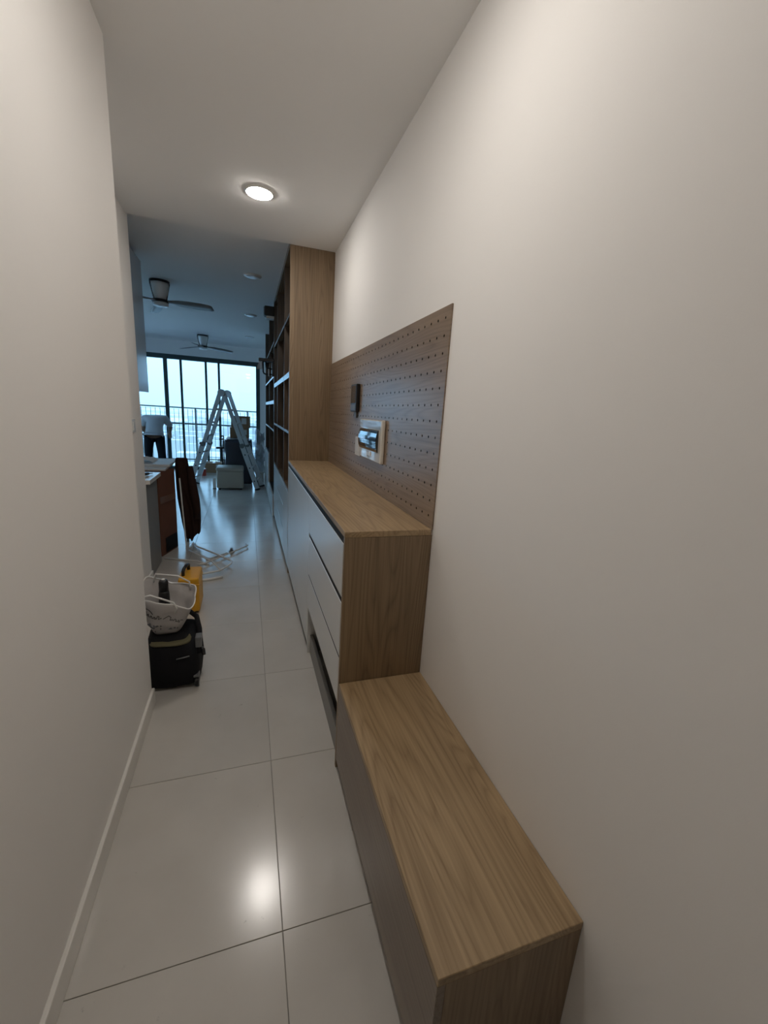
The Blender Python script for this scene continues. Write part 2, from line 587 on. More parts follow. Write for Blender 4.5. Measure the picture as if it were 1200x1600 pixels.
YR = 11.25
struct(MB().box(-5.2, 1.6, YWIN + 0.15, YR + 0.12, -0.25, -0.03).build('balcony_floor', BALCONY))
struct(MB().box(-5.2, 1.6, YWIN + 0.15, YWIN + 0.55, 2.335, 2.62).build('balcony_soffit', BALCONY))
rail = thing('balcony_railing', 'dark metal balcony railing with thin balusters outside the glass doors', 'railing', (-1.0, YR, -0.03))
MB().box(-5.2, 1.6, YR - 0.02, YR + 0.02, 1.285, 1.315, bev=0.003, seg=1).build('top_rail', CHARCOAL_METAL, rail)
MB().box(-5.2, 1.6, YR - 0.02, YR + 0.02, 0.905, 0.945, bev=0.003, seg=1).build('mid_rail', CHARCOAL_METAL, rail)
MB().box(-5.2, 1.6, YR - 0.02, YR + 0.02, 0.05, 0.08, bev=0.003, seg=1).build('bottom_rail', CHARCOAL_METAL, rail)
bal = None
for i in range(67):
    x = -5.15 + i * 0.1
    if bal is None:
        bal = MB().box(-0.005, 0.005, -0.005, 0.005, -0.0, 1.30)
        bal = bal.build('baluster', CHARCOAL_METAL)
        bal.parent = rail
        b_ = bal
    else:
        b_ = bal.copy()
        col.objects.link(b_)
        b_.parent = rail
    b_.location = (x + 1.0, 0, 0.0)
for x in (-5.18, -4.78, -3.58, -2.38, -1.18, 0.02, 1.22):
    MB().box(x - 0.018, x + 0.018, YR - 0.018, YR + 0.018, -0.03, 1.29).build('post', CHARCOAL_METAL, rail)

# ------------------------------------------------------------------ the town far below, with distant haze put into its pale, bluish colours
def city_ground():
    m = bpy.data.materials.new('town_haze_tones')
    m.use_nodes = True
    nt = m.node_tree
    N, L = nt.nodes, nt.links
    b = N['Principled BSDF']
    b.inputs['Roughness'].default_value = 0.9
    g = N.new('ShaderNodeNewGeometry')
    n1 = N.new('ShaderNodeTexNoise')
    n1.inputs['Scale'].default_value = 0.0016
    n1.inputs['Detail'].default_value = 4
    L.new(g.outputs['Position'], n1.inputs['Vector'])
    r = N.new('ShaderNodeValToRGB')
    r.color_ramp.elements[0].position = 0.42
    r.color_ramp.elements[0].color = (0.46, 0.445, 0.43, 1)
    r.color_ramp.elements[1].position = 0.58
    r.color_ramp.elements[1].color = (0.23, 0.30, 0.345, 1)
    L.new(n1.outputs['Fac'], r.inputs[0])
    v = N.new('ShaderNodeTexVoronoi')
    v.inputs['Scale'].default_value = 0.02
    L.new(g.outputs['Position'], v.inputs['Vector'])
    mx = N.new('ShaderNodeMix')
    mx.data_type = 'RGBA'
    mx.inputs['Factor'].default_value = 0.25
    L.new(r.outputs[0], mx.inputs['A'])
    L.new(v.outputs['Color'], mx.inputs['B'])
    L.new(mx.outputs['Result'], b.inputs['Base Color'])
    return m


struct(MB().box(-12000, 12000, -9000, 16000, -71, -70).build('ground', city_ground()))
rnd = random.Random(7)
cm = MB()
for i in range(1500):
    y = 150 + 1500 * rnd.random() ** 1.5
    x = rnd.uniform(-0.42, 0.22) * y
    w, d, h = rnd.uniform(8, 26), rnd.uniform(8, 18), rnd.choice((6, 8, 10, 12, 18, 30))
    cm.box(x - w / 2, x + w / 2, y - d / 2, y + d / 2, -70, -70 + h)
tag(cm.build('town_blocks', CONCRETE_PALE), 'pale hazy town of small blocks far below the balcony', 'town', kind='stuff')

# ------------------------------------------------------------------ shoe bench
BY0, BY1, BZ = 0.475, 1.372, 0.392
bench = thing('shoe_bench', 'low oak laminate bench along the right wall in the foreground', 'bench', ((X0 + XW) / 2, (BY0 + BY1) / 2, 0))
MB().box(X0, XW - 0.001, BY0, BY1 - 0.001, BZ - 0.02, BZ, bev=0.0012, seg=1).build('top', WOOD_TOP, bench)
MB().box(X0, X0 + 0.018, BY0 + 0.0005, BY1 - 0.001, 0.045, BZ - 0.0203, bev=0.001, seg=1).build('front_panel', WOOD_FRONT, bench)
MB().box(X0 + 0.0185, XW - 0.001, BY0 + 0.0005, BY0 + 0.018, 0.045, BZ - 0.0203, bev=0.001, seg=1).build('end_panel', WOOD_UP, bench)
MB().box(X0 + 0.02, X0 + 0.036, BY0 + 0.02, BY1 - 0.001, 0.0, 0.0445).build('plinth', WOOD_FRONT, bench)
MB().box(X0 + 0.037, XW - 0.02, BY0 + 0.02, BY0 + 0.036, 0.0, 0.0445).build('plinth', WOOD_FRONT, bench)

# ------------------------------------------------------------------ console cabinet
CY0, CY1, CZ = 1.373, 3.513, 1.0
YD = 2.245
con = thing('console_cabinet', 'waist-high cabinet with pale fronts and oak top between bench and tall shelving', 'cabinet', ((X0 + XW) / 2, (CY0 + CY1) / 2, 0))
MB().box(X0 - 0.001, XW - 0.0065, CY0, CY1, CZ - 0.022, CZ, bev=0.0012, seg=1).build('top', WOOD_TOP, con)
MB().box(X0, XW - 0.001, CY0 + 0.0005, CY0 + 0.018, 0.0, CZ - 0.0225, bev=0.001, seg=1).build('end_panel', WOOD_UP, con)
MB().box(X0 + 0.05, XW - 0.007, CY0 + 0.019, CY1, 0.292, CZ - 0.024).build('carcass', DARK_GAP, con)
MB().box(X0 + 0.05, XW - 0.001, YD + 0.001, CY1, 0.06, 0.284).build('carcass_foot', DARK_GAP, con)
MB().box(X0 + 0.001, XW - 0.02, YD - 0.012, YD + 0.0005, 0.0, 0.2845).build('partition', FRONT, con)
FT = 0.018
GROOVE = mat('black_groove_profile', (0.010, 0.010, 0.011), 0.6, spec=0.2)
MB().box(X0 + 0.0025, X0 + 0.0495, CY0 + 0.0195, CY1 - 0.0005, 0.9485, CZ - 0.0225).build('handle_groove', GROOVE, con)
MB().box(X0 + 0.0025, X0 + 0.0495, CY0 + 0.0195, YD - 0.0005, 0.7185, 0.7415).build('handle_groove', GROOVE, con)
MB().box(X0 + 0.0008, X0 + 0.0495, CY0 + 0.0195, YD - 0.0005, 0.4872, 0.4978).build('handle_groove', GROOVE, con)  # plain gap between drawers, filled black in place of its shade
for i, (z0, z1) in enumerate(((0.742, 0.948), (0.498, 0.718), (0.292, 0.487))):
    MB().box(X0, X0 + FT, CY0 + 0.0205, YD - 0.0015, z0, z1, bev=0.0012, seg=1).build('drawer', FRONT, con)
MB().box(X0, X0 + FT, YD + 0.0015, CY1 - 0.002, 0.06, 0.948, bev=0.0012, seg=1).build('door', FRONT, con)
MB().box(X0 + 0.016, X0 + 0.034, CY0 + 0.02, YD - 0.013, 0.0, 0.115, bev=0.001, seg=1).build('plinth', KITCHEN_GREY, con)  # greyer than the fronts: shade below the drawers put into the colour
MB().box(X0 + 0.03, X0 + 0.05, YD + 0.002, CY1 - 0.002, 0.0, 0.059).build('plinth', DARK_GAP, con)
MB().box(X0 + 0.22, X0 + 0.235, CY0 + 0.02, YD - 0.014, 0.0, 0.2845).build('niche_back', DARK_GAP, con)

# ------------------------------------------------------------------ pegboard with drilled holes
PX0, PX1, PY0, PY1, PZ0, PZ1 = XW - 0.006, XW - 0.001, 1.372, 3.512, CZ, 1.789
peg = thing('pegboard', 'brown wood grain pegboard drilled with rows of small holes above the cabinet', 'pegboard', ((PX0 + XW) / 2, (PY0 + PY1) / 2, PZ0))
pm = MB()
HP, VP = 0.0607, 0.0588
hy0, hz0 = PY0 + 0.042, 1.046
ncol, nrow = 35, 13
ybr = [hy0 - HP / 2 + HP * i for i in range(ncol + 1)]
zbr = [hz0 - VP / 2 + VP * j for j in range(nrow + 1)]
bmp = pm.bm
vcache = {}


def pv(x, y, z):
    k = (round(x, 5), round(y, 5), round(z, 5))
    if k not in vcache:
        vcache[k] = bmp.verts.new((x, y, z))
    return vcache[k]


HR = 0.0050
for i in range(ncol):
    for j in range(nrow):
        y0, y1, z0, z1 = ybr[i], ybr[i + 1], zbr[j], zbr[j + 1]
        cy, cz = hy0 + HP * i, hz0 + VP * j
        out = [(y1, cz), (y1, z1), (cy, z1), (y0, z1), (y0, cz), (y0, z0), (cy, z0), (y1, z0)]
        inn = [(cy + HR * math.cos(math.pi * k / 4), cz + HR * math.sin(math.pi * k / 4)) for k in range(8)]
        for k in range(8):
            k2 = (k + 1) % 8
            bmp.faces.new((pv(PX0, *out[k]), pv(PX0, *out[k2]), pv(PX0, *inn[k2]), pv(PX0, *inn[k])))
            bmp.faces.new((pv(PX0, *inn[k]), pv(PX0, *inn[k2]), pv(PX1, *inn[k2]), pv(PX1, *inn[k]))).material_index = 1


def quad(pts):
    bmp.faces.new([pv(*p) for p in pts])


ya, yb_, za, zb = ybr[0], ybr[-1], zbr[0], zbr[-1]
yb2 = min(yb_, PY1)
quad([(PX0, PY0, PZ0), (PX0, ya, PZ0), (PX0, ya, PZ1), (PX0, PY0, PZ1)])
if yb_ < PY1:
    quad([(PX0, yb_, PZ0), (PX0, PY1, PZ0), (PX0, PY1, PZ1), (PX0, yb_, PZ1)])
quad([(PX0, ya, PZ0), (PX0, yb_, PZ0), (PX0, yb_, za), (PX0, ya, za)])
quad([(PX0, ya, zb), (PX0, yb_, zb), (PX0, yb_, PZ1), (PX0, ya, PZ1)])
for a_, b2 in (((PY0, PZ0), (PY0, PZ1)), ((PY0, PZ1), (PY1, PZ1)), ((PY1, PZ1), (PY1, PZ0)), ((PY1, PZ0), (PY0, PZ0))):
    quad([(PX0, *a_), (PX0, *b2), (PX1, *b2), (PX1, *a_)])
pp_ = pm.build('perforated_panel', WOOD_PEG, peg)
pp_.data.materials.append(DARK_GAP)  # hole walls coloured near-black for the shade inside them
MB().box(PX1 + 0.0002, XW - 0.0002, PY0 + 0.001, PY1 - 0.001, PZ0 + 0.001, PZ1 - 0.001).build('hole_shade_sheet', DARK_GAP, peg)  # dark sheet standing in for the shade behind the holes

# intercom
ic = thing('intercom', 'black wall intercom handset panel mounted on the pegboard', 'intercom', (PX0, 2.61, 1.42))
icb = MB().box(PX0 - 0.024, PX0 - 0.0005, 2.54, 2.685, 1.42, 1.588, bev=0.006, seg=3)
icb = icb.build('body', BLACK, ic)
MB().box(PX0 - 0.0255, PX0 - 0.0235, 2.552, 2.673, 1.473, 1.578, bev=0.0008, seg=1).build('screen', SCREEN, icb)
MB().box(PX0 - 0.0255, PX0 - 0.0235, 2.556, 2.669, 1.43, 1.464, bev=0.0008, seg=1).build('button_panel', GREY_PLASTIC, icb)
MB().box(PX0 - 0.012, PX0 - 0.0005, 2.575, 2.64, 1.385, 1.4195, bev=0.002, seg=1).build('shadow_block', GREY_PLASTIC, ic)  # grey block standing in for the shadow below the intercom

# breaker box
bx = thing('breaker_box', 'glossy cream electrical breaker box with a smoked curved cover on the pegboard', 'breaker box', (PX0, 2.21, 1.165))
MB().box(PX0 - 0.022, PX0 - 0.0005, 2.0, 2.42, 1.165, 1.385, bev=0.007, seg=3).build('frame', CREAM_GLOSS, bx)
cv = MB()
prof = []
for k in range(9):
    a = math.pi * k / 8
    prof.append((PX0 - 0.021 - 0.016 * math.sin(a), 1.275 + 0.058 * -math.cos(a)))
cv.rings([[(x, y, z) for x, z in prof] for y in (2.045, 2.40)], True, True)
cover = cv.build('cover', SMOKED, bx)
MB().box(PX0 - 0.026, PX0 - 0.0215, 2.17, 2.25, 1.19, 1.212, bev=0.001, seg=1).build('latch', WHITE_PLASTIC, bx)
wp = MB()
wp.grid(lambda u, v: (PX0 - 0.0235 - 0.004 * (0.5 + 0.5 * noise.noise(Vector((u * 6, v * 5, 1)))),
                      2.012 + 0.396 * u, 1.338 + 0.04 * v), 16, 6)
wp.build('plastic_wrap', FILM, bx, smooth=True)
sw = thing('wall_socket', 'slim white switch plate left of the breaker box', 'switch', (PX0, 2.52, 1.157))
MB().box(PX0 - 0.009, PX0 - 0.0005, 2.452, 2.575, 1.157, 1.27, bev=0.002, seg=2).build('plate', WHITE_PLASTIC, sw)
MB().box(PX0 - 0.0115, PX0 - 0.0088, 2.48, 2.547, 1.18, 1.247, bev=0.001, seg=1).build('rocker', WHITE_PLASTIC, sw)

# ------------------------------------------------------------------ tall shelving
def edge_board(b, x1=X0 + 0.02):
    return b


UY0, UY1 = 3.515, 5.50
u1 = thing('tall_shelving', 'floor to ceiling oak shelving with pale drawers next to the console cabinet', 'shelving', ((X0 + XW) / 2, (UY0 + UY1) / 2, 0))
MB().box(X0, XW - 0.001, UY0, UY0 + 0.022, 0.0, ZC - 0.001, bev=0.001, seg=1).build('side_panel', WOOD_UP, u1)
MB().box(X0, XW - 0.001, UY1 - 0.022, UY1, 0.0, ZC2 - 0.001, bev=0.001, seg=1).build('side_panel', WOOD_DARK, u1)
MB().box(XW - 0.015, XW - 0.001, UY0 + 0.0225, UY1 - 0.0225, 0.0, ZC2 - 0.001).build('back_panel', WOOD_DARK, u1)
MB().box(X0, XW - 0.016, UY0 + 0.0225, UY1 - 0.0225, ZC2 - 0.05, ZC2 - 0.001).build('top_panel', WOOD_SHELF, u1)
for y in (4.04, 4.93):
    MB().box(X0 + 0.002, XW - 0.016, y - 0.009, y + 0.009, 0.745, ZC2 - 0.0505, bev=0.0008, seg=1).build('divider', WOOD_DARK, u1)
for z, th in ((2.134, 0.02), (1.682, 0.045), (1.225, 0.022)):
    for y0, y1 in ((UY0 + 0.0225, 4.0305), (4.0495, 4.9205), (4.9395, UY1 - 0.0225)):
        MB().box(X0 + 0.001, XW - 0.016, y0, y1, z - th / 2, z + th / 2, bev=0.0008, seg=1).build('shelf', WOOD_SHELF, u1)
MB().box(X0, XW - 0.016, UY0 + 0.0225, UY1 - 0.0225, 0.722, 0.7445, bev=0.0008, seg=1).build('base_top', WOOD_SHELF, u1)
MB().box(X0 + 0.02, XW - 0.016, UY0 + 0.0225, UY1 - 0.0225, 0.05, 0.7215).build('carcass', DARK_GAP, u1)
MB().box(X0 + 0.03, X0 + 0.05, UY0 + 0.0225, UY1 - 0.0225, 0.0, 0.0495).build('plinth', DARK_GAP, u1)
MB().box(X0, X0 + FT, UY0 + 0.0235, 4.038, 0.05, 0.7205, bev=0.001, seg=1).build('door', FRONT, u1)
for z0, z1 in ((0.5025, 0.5115), (0.2705, 0.2795)):
    MB().box(X0 + 0.0025, X0 + 0.0195, 4.0405, 4.977, z0, z1).build('handle_groove', GROOVE, u1)
for z0, z1 in ((0.512, 0.7205), (0.280, 0.502), (0.05, 0.270)):
    MB().box(X0, X0 + FT, 4.0405, 4.977, z0, z1, bev=0.001, seg=1).build('drawer', FRONT, u1)
MB().box(X0, X0 + FT, 4.9795, UY1 - 0.0235, 0.05, 0.7205, bev=0.001, seg=1).build('door', FRONT, u1)

VY0, VY1 = 5.53, 7.92
u2 = thing('tall_shelving', 'darker far shelving unit beyond the wall lamps, ending before the window wall', 'shelving', ((X0 + XW) / 2, (VY0 + VY1) / 2, 0))
for y in (VY0, 6.62, VY1 - 0.02):
    MB().box(X0, XW - 0.001, y, y + 0.02, 0.0, ZC2 - 0.001, bev=0.001, seg=1).build('side_panel', WOOD_DARK, u2)
MB().box(XW - 0.015, XW - 0.001, VY0 + 0.0205, VY1 - 0.0205, 0.0, ZC2 - 0.001).build('back_panel', WOOD_DARK, u2)
for z, th in ((2.2, 0.02), (1.80, 0.022), (1.49, 0.045), (1.13, 0.022)):
    for y0, y1 in ((VY0 + 0.0205, 6.6195), (6.6405, VY1 - 0.0205)):
        MB().box(X0 + 0.001, XW - 0.016, y0, y1, z - th / 2, z + th / 2, bev=0.0008, seg=1).build('shelf', WOOD_SHELF, u2)
MB().box(X0 + 0.002, XW - 0.016, 6.6405, VY1 - 0.0205, 0.05, 0.72).build('carcass', DARK_GAP, u2)
MB().box(X0 - 0.018, X0 + 0.0015, 6.642, 7.27, 0.04, 0.735, bev=0.001, seg=1).build('door', FRONT, u2)
MB().box(X0 - 0.018, X0 + 0.0015, 7.274, VY1 - 0.002, 0.04, 0.735, bev=0.001, seg=1).build('door', FRONT, u2)
MB().box(X0 + 0.002, XW - 0.016, VY0 + 0.0205, 6.6195, 0.0, 0.30).build('carcass', DARK_GAP, u2)
MB().box(X0 - 0.016, X0 + 0.0015, VY0 + 0.002, 6.618, 0.02, 0.30, bev=0.001, seg=1).build('drawer', FRONT, u2)

# black fittings on the end of the shelving
sp = thing('ceiling_speaker', 'black box fitting high on the shelving edge below the ceiling', 'speaker', (0.27, 5.49, 2.44))
MB().box(0.215, X0 - 0.001, 5.44, 5.56, 2.468, 2.575, bev=0.006, seg=2).build('body', BLACK, sp)
MB().box(0.207, 0.2145, 5.452, 5.548, 2.478, 2.566, bev=0.002, seg=1).build('grille', GREY_PLASTIC, sp)
MB().box(0.235, X0 - 0.001, 5.445, 5.555, 2.44, 2.4675, bev=0.002, seg=1).build('mounting_plate', WHITE_PLASTIC, sp)
wl = thing('wall_lamp', 'black wall lamp with glass shade and hooked bracket at eye height on shelving', 'lamp', (0.32, 5.49, 1.78))
MB().box(0.145, X0 - 0.001, 5.43, 5.55, 1.955, 1.99, bev=0.004, seg=1).build('arm', BLACK, wl)
MB().box(0.298, X0 - 0.001, 5.45, 5.53, 1.79, 1.954, bev=0.003, seg=1).build('wall_plate', BLACK, wl)
g = MB()
g.rings([[(0.150 - d, 5.44, z), (0.185, 5.44, z), (0.185, 5.54, z), (0.150 - d, 5.54, z)] for d, z in ((0.0, 1.9545), (0.03, 1.865))], True, False)
g.build('shade', LAMP_GLASS, wl)
MB().tube([(0.195, 5.49, 1.956), (0.197, 5.49, 1.84), (0.206, 5.49, 1.82), (0.225, 5.49, 1.812), (0.299, 5.49, 1.812)], 0.009, 8).build('bracket', BLACK, wl, smooth=True)
MB().tube([(0.228, 5.47, 1.956), (0.231, 5.47, 1.89), (0.24, 5.47, 1.878), (0.299, 5.47, 1.876)], 0.008, 8).build('bracket', BLACK, wl, smooth=True)
MB().tube([(0.262, 5.47, 1.8755), (0.262, 5.47, 1.79)], 0.007, 8).build('bulb_holder', WHITE_PLASTIC, wl, smooth=True)

# ------------------------------------------------------------------ downlights
def downlight(x, y, z, lit, label, r=0.073, group='round ceiling downlights'):
    d = thing('downlight', label, 'downlight', (x, y, z), group)
    MB().lathe([(r * 1.12, -0.0005), (r * 1.12, -0.006), (r * 1.02, -0.010), (r * 0.98, -0.010), (r * 0.98, -0.0005)], (x, y, z), 40).build('rim', WHITE_PLASTIC, d, smooth=False)
    prof = [(r * 0.97, -0.0008), (r * 0.97, -0.011), (r * 0.85, -0.015), (r * 0.5, -0.017), (0.0001, -0.0175)]
    MB().lathe(prof, (x, y, z), 40).build('lens', LENS_ON if lit else LENS_OFF, d, smooth=True)
    return d


downlight(0.0855, 2.82, ZC, True, 'glowing round downlight in the corridor ceiling')
downlight(0.0855, 1.02, ZC, True, 'glowing round downlight overhead, above the bench end of the corridor')
downlight(0.074, 4.63, ZC2, False, 'unlit round downlight nearest the corridor in the living room ceiling')
downlight(0.073, 6.49, ZC2, False, 'unlit round downlight second from the corridor in the living room ceiling')
downlight(0.069, 8.44, ZC2, False, 'unlit round downlight nearest the window in the living room ceiling')

# ------------------------------------------------------------------ ceiling fans
BLADE = mat('pewter_blade', (0.20, 0.205, 0.21), 0.35)


def fan(x, y, phi, label):
    f = thing('ceiling_fan', label, 'fan', (x, y, ZC2), 'three-bladed ceiling fans')
    z = ZC2
    MB().lathe([(0.098, -0.0005), (0.098, -0.018), (0.090, -0.022)], (x, y, z), 36).build('ceiling_cup', BLACK, f, smooth=False)
    MB().lathe([(0.092, -0.0225), (0.090, -0.05), (0.078, -0.11), (0.060, -0.165), (0.056, -0.185)], (x, y, z), 36).build('housing', WHITE_PLASTIC, f, smooth=True)
    for s in (1, -1):
        a = math.pi / 2 * (1 - s) + 0.25
        c, n = Vector((math.cos(a), math.sin(a), 0)), Vector((-math.sin(a), math.cos(a), 0))
        MB().hexa([Vector((x, y, z)) + c * r + n * w + Vector((0, 0, h)) for (r, w, h) in
                   ((0.055, -0.014, -0.185), (0.064, -0.014, -0.185), (0.064, 0.014, -0.185), (0.055, 0.014, -0.185),
                    (0.088, -0.030, -0.024), (0.097, -0.030, -0.024), (0.097, 0.030, -0.024), (0.088, 0.030, -0.024))]).build('side_strap', BLACK, f)
    MB().lathe([(0.03, -0.186), (0.085, -0.188), (0.088, -0.200), (0.080, -0.212), (0.03, -0.213)], (x, y, z), 36).build('hub', BLACK, f, smooth=False)
    MB().lathe([(0.076, -0.2135), (0.078, -0.235), (0.070, -0.246), (0.04, -0.252), (0.0001, -0.253)], (x, y, z), 36).build('light_kit', LENS_OFF, f, smooth=True)
    for k in range(3):
        a = phi + k * 2 * math.pi / 3
        c, n = Vector((math.cos(a), math.sin(a), 0)), Vector((-math.sin(a), math.cos(a), 0))
        rings = []
        for (r, w, tilt, h, th) in ((0.07, 0.030, -0.15, -0.200, 0.010), (0.12, 0.036, -0.28, -0.203, 0.008), (0.20, 0.052, -0.36, -0.208, 0.006),
                                    (0.32, 0.062, -0.36, -0.216, 0.005), (0.44, 0.062, -0.34, -0.224, 0.005), (0.52, 0.056, -0.32, -0.230, 0.004), (0.545, 0.044, -0.30, -0.232, 0.003)):
            o = Vector((x, y, z)) + c * r + Vector((0, 0, h))
            u = n * math.cos(tilt) + Vector((0, 0, math.sin(tilt)))
            v = c.cross(u)
            rings.append([o - u * w - v * th * 0.3, o - v * th, o + u * w - v * th * 0.3, o + u * w + v * th * 0.3, o + v * th, o - u * w + v * th * 0.3])
        MB().rings(rings).build('blade', BLADE, f, smooth=True)
    return f


fan(-0.86, 5.34, math.radians(-14), 'ceiling fan nearer the corridor, with white cone housing and dark blades')
fan(-0.755, 8.85, math.radians(20), 'smaller looking ceiling fan nearer the window')

# ------------------------------------------------------------------ kitchen side
ls = thing('light_switch', 'small white light switch on the narrow wall left of the passage', 'switch', (XK, 3.285, 1.19))
MB().box(XK + 0.0005, XK + 0.009, 3.24, 3.33, 1.19, 1.278, bev=0.002, seg=2).build('plate', WHITE_PLASTIC, ls)
MB().box(XK + 0.0085, XK + 0.012, 3.262, 3.308, 1.205, 1.263, bev=0.001, seg=1).build('rocker', WHITE_PLASTIC, ls)

kb = thing('kitchen_base_cabinet', 'grey kitchen base cabinet behind the narrow wall', 'cabinet', (-1.04, 3.77, 0))
MB().box(-1.34, XK - 0.021, YK + 0.001, 3.96, 0.0, 0.778, bev=0.001, seg=1).build('body', KITCHEN_GREY, kb)
MB().box(XK - 0.020, XK + 0.001, YK + 0.003, 3.958, 0.01, 0.776, bev=0.001, seg=1).build('door', KITCHEN_GREY, kb)
wt = MB()
wt.box(-1.36, -0.715, YK + 0.001, 3.985, 0.7785, 0.812, bev=0.002, seg=1)
tag(wt.build('kitchen_worktop', STONE, origin=(-1.04, 3.77, 0.7785)), 'pale stone worktop on the grey kitchen cabinet', 'worktop')
ku = thing('kitchen_wall_cabinet', 'pale blue-grey upper kitchen cabinet hanging by the left wall', 'cabinet', (-1.05, 4.1, 1.487))
MB().box(-1.23, -0.890, YK + 0.001, 4.53, 1.487, 2.6, bev=0.001, seg=1).build('body', KITCHEN_PALE, ku)
MB().box(-0.8895, -0.870, YK + 0.003, 4.04, 1.485, 2.598, bev=0.001, seg=1).build('door', KITCHEN_PALE, ku)
MB().box(-0.8895, -0.870, 4.043, 4.528, 1.485, 2.598, bev=0.001, seg=1).build('door', KITCHEN_PALE, ku)

# red-brown carton standing at the end of the worktop
A, B = Vector((-0.762, 4.10, 0)), Vector((-0.668, 4.39, 0))
nrm = Vector((-0.951, 0.308, 0))
D = 0.42
H = 0.79
ct = thing('tall_carton', 'tall red-brown carton standing at the end of the kitchen worktop', 'carton', ((A + B) / 2 + nrm * D / 2)[:])
c4 = [A, B, B + nrm * D, A + nrm * D]
MB().hexa([p for p in c4] + [p + Vector((0, 0, H)) for p in c4], bev=0.004, seg=1).build('body', RED_CARD, ct)
e = (B - A).normalized()
o_ = -nrm * 0.002
q = [A + e * 0.07 + o_, A + e * 0.28 + o_, A + e * 0.28 - nrm * 0.008, A + e * 0.07 - nrm * 0.008]
MB().hexa([p + Vector((0, 0, 0.02)) for p in q] + [p + Vector((0, 0, 0.16)) for p in q]).build('opening_shade', BLACK_FABRIC, ct)  # black slab on the face, standing in for the shade inside a hole
q = [A + e * 0.01 + o_, A + e * 0.29 + o_, A + e * 0.29 - nrm * 0.006, A + e * 0.01 - nrm * 0.006]
MB().hexa([p + Vector((0, 0, 0.50)) for p in q] + [p + Vector((0, 0, 0.56)) for p in q]).build('tape', mat('brown_tape', (0.17, 0.08, 0.045), 0.3), ct)

wb = MB()
wb.bar((-0.600, 4.425, 0.0), (-0.632, 4.425, 0.69), 0.012, 0.020, (0, 1, 0), bev=0.002)
tag(wb.build('white_board', WHITE_TRIM, origin=(-0.6, 4.425, 0)), 'narrow white trim strip standing on end in front of the dark jacket', 'trim strip')

# dark jacket hung over the end
jk = MB()
prof_z = [0.875, 0.865, 0.82, 0.74, 0.60, 0.46, 0.40, 0.34, 0.22, 0.11, 0.05]
xl_ = [-0.668, -0.675, -0.680, -0.682, -0.680, -0.675, -0.668, -0.660, -0.648, -0.630, -0.605]
xr_ = [-0.575, -0.570, -0.565, -0.552, -0.535, -0.500, -0.475, -0.468, -0.468, -0.475, -0.505]


def jf(u, v, side):
    t = v * 10
    i = min(9, int(t))
    k = t - i
    z = prof_z[i] * (1 - k) + prof_z[i + 1] * k
    a = xl_[i] * (1 - k) + xl_[i + 1] * k
    b = xr_[i] * (1 - k) + xr_[i + 1] * k
    fold = 0.018 * math.sin(u * 13 + v * 3) + 0.012 * math.sin(u * 23 - v * 5)
    bulge = 0.035 * math.sin(math.pi * u) * (0.3 + 0.7 * min(1, v * 2))
    z2 = z + 0.03 * math.sin(u * 9) * (v > 0.95) - 0.05 * (0.5 - u) * (v > 0.95)
    return (a + (b - a) * u, 4.545 + side * (0.02 + bulge) + fold * (0.35 + v) * 0.8, z2)


rings = []
for j in range(31):
    v = j / 30
    front = [jf(i / 14, v, -1) for i in range(15)]
    back = [jf(i / 14, v, 1) for i in range(14, -1, -1)]
    rings.append(front + back)
jk.rings(rings)
jacket = thing('jacket', 'dark brown jacket draped over the end of the counter, hanging nearly to floor', 'jacket', (-0.56, 4.55, 0))
jk.build('cloth', JACKET, jacket, smooth=True)
sl = MB()
sl.tube([(-0.545, 4.50, 0.80), (-0.520, 4.475, 0.62), (-0.500, 4.47, 0.46), (-0.492, 4.475, 0.36), (-0.500, 4.48, 0.27)], [0.030, 0.040, 0.038, 0.034, 0.030], 10)
sl.jitter(0.008, 14, 2)
sl.build('sleeve', JACKET, jacket, smooth=True)
MB().bar((-0.60, 4.56, 0.0), (-0.60, 4.56, 0.86), 0.03, 0.02, (1, 0, 0)).build('hanging_post', GREY_PLASTIC, jacket)

# boards and paper lying on worktop and carton
b1 = MB().box(-1.22, -0.715, 4.20, 4.66, H + 0.001, H + 0.019, bev=0.002, seg=1)
tag(b1.build('pale_board', FOAM, origin=(-0.9, 4.45, H)), 'pale flat board lying on the carton, lower of the two', 'board')
b2 = MB().box(-1.25, -0.70, 4.36, 4.84, H + 0.0195, H + 0.04, bev=0.002, seg=1)
tag(b2.build('pale_board', FOAM, origin=(-0.9, 4.6, H + 0.02)), 'pale flat board on top of another, beside the jacket', 'board')
pp = MB()
pp.grid(lambda u, v: (-1.10 + 0.24 * u, 4.45 + 0.25 * v, H + 0.045 + 0.055 * (0.5 + 0.5 * noise.noise(Vector((u * 4, v * 4, 3)))) * math.sin(math.pi * min(1, max(0.02, u))) ** 0.5), 14, 14)
pap = pp.build('crumpled_paper', PAPER, origin=(-0.98, 4.57, H + 0.04))
md = pap.modifiers.new('thickness', 'SOLIDIFY')
md.thickness = 0.003
tag(pap, 'crumpled white paper on the boards by the left wall', 'paper')
tl = thing('hand_tool', 'small dark hand tool lying on the pale worktop', 'tool', (-0.80, 3.75, 0.812))
MB().tube([(-0.815, 3.70, 0.828), (-0.775, 3.80, 0.826)], [0.015, 0.012], 10).build('grip', BLACK, tl, smooth=True)
MB().tube([(-0.775, 3.80, 0.826), (-0.755, 3.86, 0.822)], [0.006, 0.004], 8).build('shaft', ALU, tl, smooth=True)

# ------------------------------------------------------------------ white pipes and trim strips on the floor
def pipe(pts, r, label, name='plastic_conduit', z=None):
    z = r if z is None else z
    p3 = [(x, y, z if len(q_) == 0 else q_[0]) for x, y, *q_ in pts]
    o = MB().tube(p3, r, 8).build(name, PVC, smooth=True, origin=(p3[0][0], p3[0][1], 0))
    return tag(o, label, 'conduit', 'white plastic conduits left on the floor')


